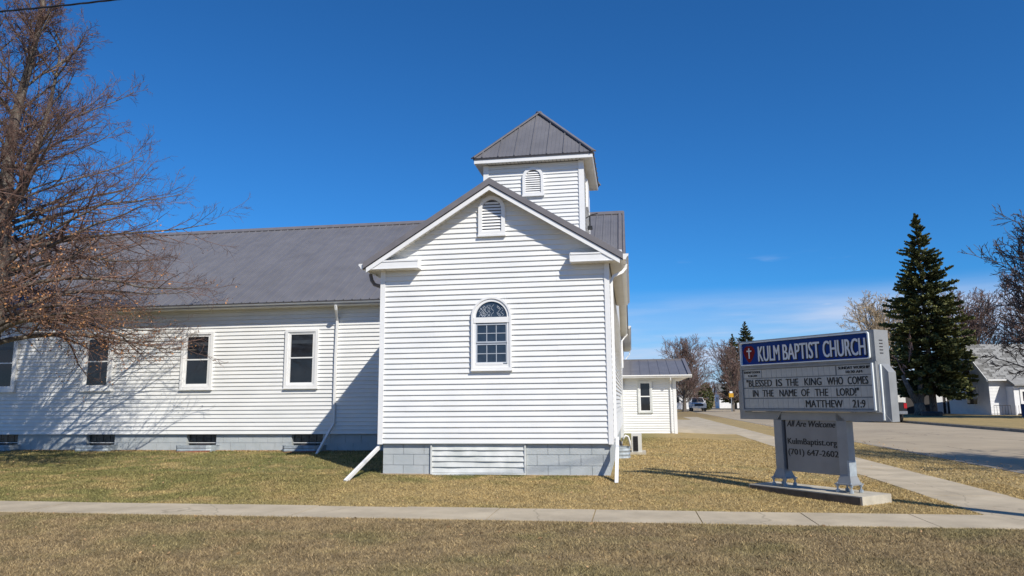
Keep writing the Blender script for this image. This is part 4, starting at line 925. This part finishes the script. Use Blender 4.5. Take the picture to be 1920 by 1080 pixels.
# spruces
def spruce(seed, H, R, dens=1.0, z0=.12):
    rr = np.random.default_rng(seed); lv = int(42*dens); L1, r1 = [], []
    for i in range(lv):
        t0 = z0+(1-z0)*(i/lv)**.95; t = t0; nb = int(np.interp(t, [0, 1], [15, 6]))
        for j in range(nb):
            az = 2*np.pi*(j+rr.uniform(-.4, .4))/nb+i*1.3; t = min(.985, max(z0, t0+rr.uniform(-.9, .9)*(1-z0)/lv))
            rad = R*np.interp(t, [z0, .2, .36, .51, .67, .85, 1], [.92, 1.0, .97, .85, .65, .31, .03])*rr.uniform(.70, 1.10)*(1+.08*math.sin(az*2+seed))
            el = np.interp(t, [0, .5, .85, 1], [-.20, .05, .40, .9])+rr.uniform(-.12, .12)
            L1.append(curve_from((0, 0, t*H), (math.cos(az)*math.cos(el), math.sin(az)*math.cos(el), math.sin(el)), rad, 8, rr, .03, lambda s: -.03 if s < .6 else .08)); r1.append(np.linspace(.05*H/16, .01, 8))
    A, RA = np.array(L1), np.array(r1)
    n_ = 175; N = len(A); t_ = rr.uniform(.10, 1.02, (N, n_))**.7; x = np.clip(t_*7, 0, 6.98); i0 = x.astype(int); fr_ = (x-i0)[..., None]; ii = np.arange(N)[:, None]
    pos = A[ii, i0]*(1-fr_)+A[ii, i0+1]*fr_; T = nrm(A[ii, i0+1]-A[ii, i0]); side = np.cross(T, [0, 0, 1.]); sg_ = rr.choice([-1, 1], (N, n_, 1))
    Ld = np.linalg.norm(A[:, -1]-A[:, 0], axis=1)[:, None, None]
    D = nrm(T*.75+side*sg_*rr.uniform(.2, 1.0, (N, n_, 1))+rr.normal(size=(N, n_, 3))*.28+np.array([0, 0, -1])*rr.uniform(-.35, .45, (N, n_, 1))); ln = (.10*Ld+.11*H/16)*(1.15-.6*t_[..., None])*rr.uniform(.6, 1.3, (N, n_, 1))
    tip = pos+D*ln; Wd = nrm(np.cross(D, rr.normal(size=D.shape)))*ln*.34; mid = pos+D*ln*.55+np.array([0, 0, -.02])
    q = np.stack([pos, mid-Wd, tip, mid+Wd], 2).reshape(-1, 3)
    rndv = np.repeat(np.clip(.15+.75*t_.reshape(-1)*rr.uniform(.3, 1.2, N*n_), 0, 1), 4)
    return A, RA, q, rndv, rr
def place_spruce(seed, H, R, label, loc, group, dens=1.0, z0=.12):
    root = thing('spruce_tree', label, 'tree', loc, 0, group); A, RA, q, rv, rr = spruce(seed, H, R, dens, z0)
    tubeobj('trunk', [(np.array([[[0, 0, 0], [0, 0, H*.5], [0, 0, H*.985]]]), np.array([[.30, .16, .02]])*H/17, 8), (A, RA, 3)], 'bark', root, rr)
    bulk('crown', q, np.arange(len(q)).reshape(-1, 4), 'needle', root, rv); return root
SG = 'spruces along the street'
sp1 = place_spruce(3, 17.6, 3.3, 'tall dark green spruce between the church sign and the shingled house', (25.4, 53.8, -1.5), SG)
sp2 = place_spruce(9, 14.2, 3.0, 'small far spruce showing its tip above the left end of the church sign', (19.0, 111, -1.5), SG, 1.0)
copy_tree(sp2, 'lower far spruce left of the other spruce tip, beside the church sign', (16.9, 111, -1.5), .86, 2)
# forked tree beside the spruce
ft_ = thing('forked_tree', 'forked pale-barked tree trunk standing under the tall spruce', 'tree', (23.9, 52.6, -1.5))
b_ = MB(); b_.tube([(0, 0, 0), (.02, 0, .5), (-.05, 0, 1.1)], [.55, .42, .40], 10); b_.tube([(-.05, 0, .9), (-.55, 0, 1.9), (-1.1, .1, 3.4)], [.32, .24, .14], 9); b_.tube([(-.02, 0, .9), (.2, 0, 2.0), (.3, .2, 3.2)], [.34, .27, .16], 9)
b_.build('trunk', M['beige'] if False else 'bark', ft_, smooth=True)
rr = np.random.default_rng(41); A = np.array([curve_from((-1.1+.2*i, .1, 3+.5*i), (rr.uniform(-1, .3), rr.uniform(-.5, .5), 1), 1.5, 7, rr, .08, lambda s: .02) for i in range(6)]); RA = np.tile(np.linspace(.07, .02, 7), (6, 1))
B, RB = spawn(A, RA, 7, rr, .2, .6, .3, .4, .3, 5, .1, .03, .012); tubeobj('crown', [(A, RA, 5), (B, RB, 3)], 'twig2', ft_, rr)
# arborvitae by the far driveway
av = thing('arborvitae', 'yellow-green columnar evergreen shrub beside the far street', 'shrub', (11.2, 100, -1.5)); rr = np.random.default_rng(51)
n_ = 3500; t_ = rr.uniform(0, 1, n_); az = rr.uniform(0, 2*np.pi, n_); rad = np.sqrt(rr.uniform(.3, 1, n_))*1.2*np.sin(np.clip(t_*.9+.1, 0, 1)*np.pi)**.6
q, f_, r_ = leafquads(np.stack([np.cos(az)*rad, np.sin(az)*rad, .1+t_*3.9], 1), .16, rr); bulk('foliage', q, f_, 'shrub', av, r_); MB().tube([(0, 0, 0), (0, 0, 2)], .06, 6).build('stem', 'bark', av)

# ------------------------------------------------------------------ vehicles
def wheel(parent, x, y, r, w_=.25):
    b1 = MB(); b1.tube([(x, y-w_/2, r), (x, y-w_/2+.03, r), (x, y+w_/2-.03, r), (x, y+w_/2, r)], [r*.93, r, r, r*.93], 20); t_ = b1.build('wheel', 'tyre', parent, smooth=False)
    MB().tube([(x, y-w_/2-.012, r), (x, y+w_/2+.012, r)], r*.58, 14).build('rim', 'rim', t_)
    MB().tube([(x, y-w_/2-.03, r), (x, y+w_/2+.03, r)], r*.16, 8).build('hub', 'dark', t_)
def pickup(label, loc, rz, paint):
    v = thing('pickup_truck', label, 'pickup truck', loc, rz); hw = .98   # local +x is the nose
    ar = lambda cx_: [(cx_-.50+.50*(1-math.cos(a)), .45+.42*math.sin(a)) for a in np.linspace(0, math.pi, 8)]
    low = [(-2.85, .62), (-2.85, 1.28), (-1.0, 1.30), (-.95, 1.30), (1.15, 1.28), (2.55, 1.16), (2.78, 1.02), (2.82, .55), (2.35, .48)]
    low += [(1.78+.50*math.cos(a), .48+.42*math.sin(a)) for a in np.linspace(0, math.pi, 7)]
    low += [(-1.72+.50*math.cos(a), .50+.42*math.sin(a)) for a in np.linspace(0, math.pi, 7)]+[(-2.5, .55)]
    MB().prism(low, -hw, hw, lambda u, w_, t_: (u, t_, w_)).build('body', paint, v)
    box('bed_cavity', 'black', v, -2.75, -1.02, -.85, .85, 1.27, 1.305)
    cabp = [(-1.0, 1.28), (-.85, 1.86), (-.6, 1.90), (.55, 1.88), (1.25, 1.28)]
    MB().hexa([(-1.0, -hw+.04, 1.27), (1.28, -hw+.04, 1.27), (1.28, hw-.04, 1.27), (-1.0, hw-.04, 1.27), (-.80, -.76, 1.90), (.50, -.76, 1.90), (.50, .76, 1.90), (-.80, .76, 1.90)]).build('cab', paint, v)
    for s_ in (-1, 1):
        MB().hexa([(-.88, s_*.945, 1.33), (.98, s_*.945, 1.33), (.98, s_*.955, 1.33), (-.88, s_*.955, 1.33), (-.74, s_*.795, 1.82), (.50, s_*.795, 1.82), (.50, s_*.805, 1.82), (-.74, s_*.805, 1.82)]).build('side_window', 'carglass', v)
        MB().box(.85, 1.0, s_*1.0-.09, s_*1.0+.09, 1.30, 1.48).build('wing_mirror', paint, v)
        box('taillight', 'taillight', v, -2.88, -2.72, s_*.90-.09, s_*.90+.09, .92, 1.24); box('headlight', 'lens', v, 2.70, 2.83, s_*.78-.15, s_*.78+.15, .86, 1.05)
        for xw in (1.78, -1.72): wheel(v, xw, s_*.86, .40)
    MB().hexa([(1.22, -.82, 1.32), (1.30, -.82, 1.32), (1.30, .82, 1.32), (1.22, .82, 1.32), (.53, -.68, 1.86), (.61, -.68, 1.86), (.61, .68, 1.86), (.53, .68, 1.86)]).build('windscreen', 'carglass', v)
    MB().hexa([(-1.03, -.72, 1.36), (-.96, -.72, 1.36), (-.96, .72, 1.36), (-1.03, .72, 1.36), (-.87, -.66, 1.80), (-.80, -.66, 1.80), (-.80, .66, 1.80), (-.87, .66, 1.80)]).build('rear_window', 'carglass', v)
    box('rear_bumper', 'chrome', v, -3.02, -2.83, -.95, .95, .55, .74); box('front_bumper', 'chrome', v, 2.78, 2.95, -.96, .96, .48, .72); box('grille', 'black', v, 2.79, 2.84, -.58, .58, .76, 1.04)
    box('number_plate', 'lens', v, 2.951, 2.96, -.15, .15, .55, .68)
    return v
pickup('black pickup truck parked behind the church sign under the forked tree', (17.0, 41.0, -1.57), math.pi/2, 'blackcar')
pickup('silver white pickup facing the camera at the far end of the street', (9.35, 93.5, -1.57), -math.pi/2, 'whitecar')

# ------------------------------------------------------------------ the shingled house at the right
hs_ = thing('shingled_house', 'small white house with a steep grey shingled roof at the right edge', 'house', (29.2, 52.3, -1.5), .13)
def hb(nm, m_, par, *a): return box(nm, m_, par, *a)
wallh = MB().box(0, 9, 0, 6.0, 0, 3.15).build('wall', 'housew', hs_)
for i in range(26): MB().box(-.028, -.001, .0, 6.0, .1+i*.118, .1+i*.118+.105).build('siding_board', 'housew', wallh)
for i in range(26): MB().hexa([(-.03, -.03, .1+i*.118), (1.25, -.03, .1+i*.118), (1.25, -.002, .1+i*.118), (-.03, -.002, .1+i*.118), (-.03, -.012, .1+i*.118+.112), (1.25, -.012, .1+i*.118+.112), (1.25, -.002, .1+i*.118+.112), (-.03, -.002, .1+i*.118+.112)]).build('siding_board', 'housew', wallh)
MB().prism([(0, 3.15), (6.0, 3.15), (3.0, 5.85)], 0, .15, lambda u, v, w: (w, u, v)).build('gable_wall', 'housew', hs_)
rf = MB().prism([(-.35, 2.95), (3.0, 6.0), (6.35, 2.95), (6.35, 2.82), (3.0, 5.85), (-.35, 2.82)], -.3, 9.3, lambda u, v, w: (w, u, v)).build('roof', 'housew', hs_)
sr_ = random.Random(9); sl2 = math.hypot(3.35, 3.05); nc = 22; e_y, e_z = 3.35/sl2, 3.05/sl2; cnt = 0
shA = MB().box(0, .60, 0, .24, 0, .022).mesh('shingle'); shA.materials.append(M['shingle']); shB = shA.copy(); shB.materials.clear(); shB.materials.append(M['shingle2'])
for r_ in range(20):
    for q_ in range(15):
        s0 = r_*sl2/20; x0 = -.3+q_*.64-(.32 if r_ % 2 else 0)
        x0 = max(x0, -.32)
        o = link('shingle', sr_.choice([shA, shB, shB]), rf)
        o.matrix_local = basis((1, 0, 0), (0, e_y, e_z), (x0+.02, -.36+e_y*s0, 2.96+e_z*s0+.012))
MB().prism([(-.4, 2.76), (-.36, 2.76), (3.0, 5.82), (6.36, 2.76), (6.4, 2.76), (6.4, 2.95), (3.0, 6.03), (-.4, 2.95)], -.36, -.31, lambda u, v, w: (w, u, v)).build('bargeboard', 'trim', hs_)
hb('gutter', 'trim', hs_, -.3, 1.4, -.47, -.37, 2.84, 2.96)
for (y0, y1, z0, z1) in ((2.4, 3.35, 3.55, 4.55), (1.7, 3.15, .95, 2.4)):
    wn_ = MB().box(-.07, -.03, y0-.12, y1+.12, z0-.12, z1+.12).build('window', 'trim', hs_); hb('glass', 'glass', wn_, -.085, -.071, y0, y1, z0, z1); hb('sash_rail', 'trim', wn_, -.10, -.086, y0, y1, (z0+z1)/2-.03, (z0+z1)/2+.03)
pch = MB().box(1.3, 9, -1.0, 0, 0, 2.35).build('porch_wall', 'housew', hs_)
MB().hexa([(1.2, -1.35, 2.40), (9.2, -1.35, 2.40), (9.2, -.3, 2.95), (1.2, -.3, 2.95), (1.2, -1.35, 2.50), (9.2, -1.35, 2.50), (9.2, -.3, 3.08), (1.2, -.3, 3.08)]).build('porch_roof', 'shingle2', hs_)
dd = hb('door', 'trim', hs_, 1.75, 2.65, -1.06, -1.0, .25, 2.2); hb('door_glass', 'glass', dd, 1.95, 2.40, -1.075, -1.061, 1.2, 1.95)
MB().tube([(3.1, -1.1, 1.9), (3.1, -1.25, 1.95), (3.1, -1.25, 1.8)], .05, 6).build('porch_lamp', 'yellow', hs_)
hb('step', 'beige', hs_, 1.5, 2.9, -1.9, -1.0, 0, .22)
b_ = MB()
for i in range(12): b_.tube([(-.2+.22*i, -1.0 if i > 6 else -.7, .1), (-.2+.22*i, -1.0 if i > 6 else -.7, .85)], .015, 4)
b_.tube([(-.2, -.7, .85), (1.1, -.7, .85)], .02, 4); b_.build('railing', 'dark', hs_)
# dark garage under the spruce
gg = thing('dark_garage', 'low dark-sided garage with a white door behind the spruce', 'garage', (24.2, 60.5, -1.5))
MB().box(0, 8.2, 0, 5, 0, 2.35).build('wall', 'darkwall', gg); MB().prism([(-.4, 2.35), (2.5, 3.3), (5.4, 2.35), (5.4, 2.25), (-.4, 2.25)], -.3, 8.5, lambda u, v, w: (w, u, v)).build('roof', 'shingle', gg)
hb('door', 'housew', gg, 3.4, 4.5, -.05, 0, 0, 2.1); hb('window', 'trim', gg, -.1+.5, 1.3, -.05, 0, 1.0, 2.0); hb('downspout', 'trim', gg, 4.75, 4.85, -.08, 0, 0, 2.3); hb('fascia', 'trim', gg, -.3, 8.5, -.44, -.4, 2.22, 2.36)
MB().box(5.6, 8.0, -3, -1.8, 0, .0+.35).build('woodpile', 'dark', gg)
bn = thing('storage_tank', 'white-topped blue drum and bin at the right edge in front of the house', 'bin', (29.3, 46.9, -1.5))
MB().tube([(0, 0, 0), (0, 0, .9), (0, 0, 1.0)], [.38, .42, .40], 14).build('drum', 'bluebin', bn); MB().box(.5, 1.4, -.3, .5, .0, 1.1).build('bin', 'bluebin', bn); MB().tube([(-.1, -.42, .55), (-.1, -.40, .55)], .22, 14).build('white_disc', 'trim', bn)
fb = thing('fire_pit', 'low dark round tank lying on the yard under the spruce', 'planter', (24.0, 50.5, -1.5)); MB().tube([(0, 0, 0), (0, 0, .35), (0, 0, .42)], [.75, .8, .7], 14).build('bowl', 'dark', fb); MB().tube([(0, 0, .40), (0, 0, .43)], .45, 12).build('lid', 'dark', fb)
# sidewalk on the far side
fs = MB().box(22.2, 23.6, -20, 48, -1.55, -1.435).build('far_sidewalk', 'conc'); fs['kind'] = 'structure'
# far houses
def far_house(label, loc, w_, d_, h_, rise_, roofm, rz=0, wallm='housew', shed=None):
    f = thing('far_house', label, 'house', loc, rz, 'far houses down the street')
    MB().box(0, w_, 0, d_, 0, h_).build('wall', wallm, f); MB().prism([(0, h_), (d_, h_), (d_/2, h_+rise_-.15)], 0, w_, lambda u, v, t: (t, u, v)).build('gable_wall', wallm, f)
    k_ = rise_/(d_/2)
    MB().prism([(-.4, h_-.4*k_+.05), (d_/2, h_+rise_), (d_+.4, h_-.4*k_+.05), (d_+.4, h_-.4*k_-.1), (d_/2, h_+rise_-.15), (-.4, h_-.4*k_-.1)], -.3, w_+.3, lambda u, v, t: (t, u, v)).build('roof', roofm, f)
    for i in range(2):
        wn_ = MB().box(w_*(.2+.4*i), w_*(.2+.4*i)+1.1, -.06, 0, 1.0, 2.1).build('window', 'trim', f); box('glass', 'glass', wn_, w_*(.2+.4*i)+.1, w_*(.2+.4*i)+1.0, -.08, -.061, 1.1, 2.0)
    wn_ = MB().box(-.06, 0, d_*.4, d_*.4+1, 1.0, 2.1).build('window', 'trim', f); box('glass', 'glass', wn_, -.08, -.061, d_*.4+.1, d_*.4+.9, 1.1, 2.0)
    return f
far_house('white house with a lean-to roof far down the street behind the yellow sign', (15.6, 122, -1.5), 8, 7, 2.6, 1.8, 'shingle')
far_house('brown-roofed low house farthest down the street', (11.2, 150, -1.5), 5, 8, 2.6, 1.6, 'shingle', wallm='darkwall')
far_house('white garage behind the parked silver pickup', (2.5, 112, -1.5), 7.5, 7, 2.8, 1.6, 'shingle2')
# yellow sign, street lamps
ys_ = thing('yellow_road_sign', 'small yellow warning sign on a post before the far bare tree', 'road sign', (12.75, 83.5, -1.5))
MB().tube([(0, 0, 0), (0, 0, 2.5)], .04, 6).build('post', 'galv', ys_); MB().prism([(-.28, 1.8), (.28, 1.8), (.28, 2.3), (-.28, 2.3)], -.055, -.042, lambda u, v, w: (u, w, v)).build('sign_plate', 'yellow', ys_); MB().prism([(-.18, 2.32), (.18, 2.32), (.18, 2.55), (-.18, 2.55)], -.055, -.042, lambda u, v, w: (u, w, v)).build('upper_plate', 'trim', ys_)
def lamp(label, loc, h_, arm):
    l_ = thing('street_lamp', label, 'street lamp', loc, 0, 'street lamps'); MB().tube([(0, 0, 0), (0, 0, h_)], [.14, .09], 8).build('pole', 'wood', l_)
    MB().tube([(0, 0, h_-1.0), (arm*.4, 0, h_-.2), (arm, 0, h_-.1)], .035, 6).build('arm', 'galv', l_); MB().hexa([(arm-.1, -.14, h_-.22), (arm+.5*(1 if arm > 0 else -1), -.14, h_-.2), (arm+.5*(1 if arm > 0 else -1), .14, h_-.2), (arm-.1, .14, h_-.22), (arm-.05, -.08, h_-.02), (arm+.4*(1 if arm > 0 else -1), -.08, h_-.05), (arm+.4*(1 if arm > 0 else -1), .08, h_-.05), (arm-.05, .08, h_-.02)]).build('lamp_head', 'lens', l_)
lamp('street lamp with its arm reaching left beside the church sign', (16.2, 101, -1.5), 7.8, -2.0)
lamp('farther street lamp above the parked silver pickup', (7.4, 118, -1.5), 8.0, 2.0)

# ------------------------------------------------------------------ lift everything so the lawn lies near zero
for o in list(S.objects):
    if o.parent is None: o.location.z += UP
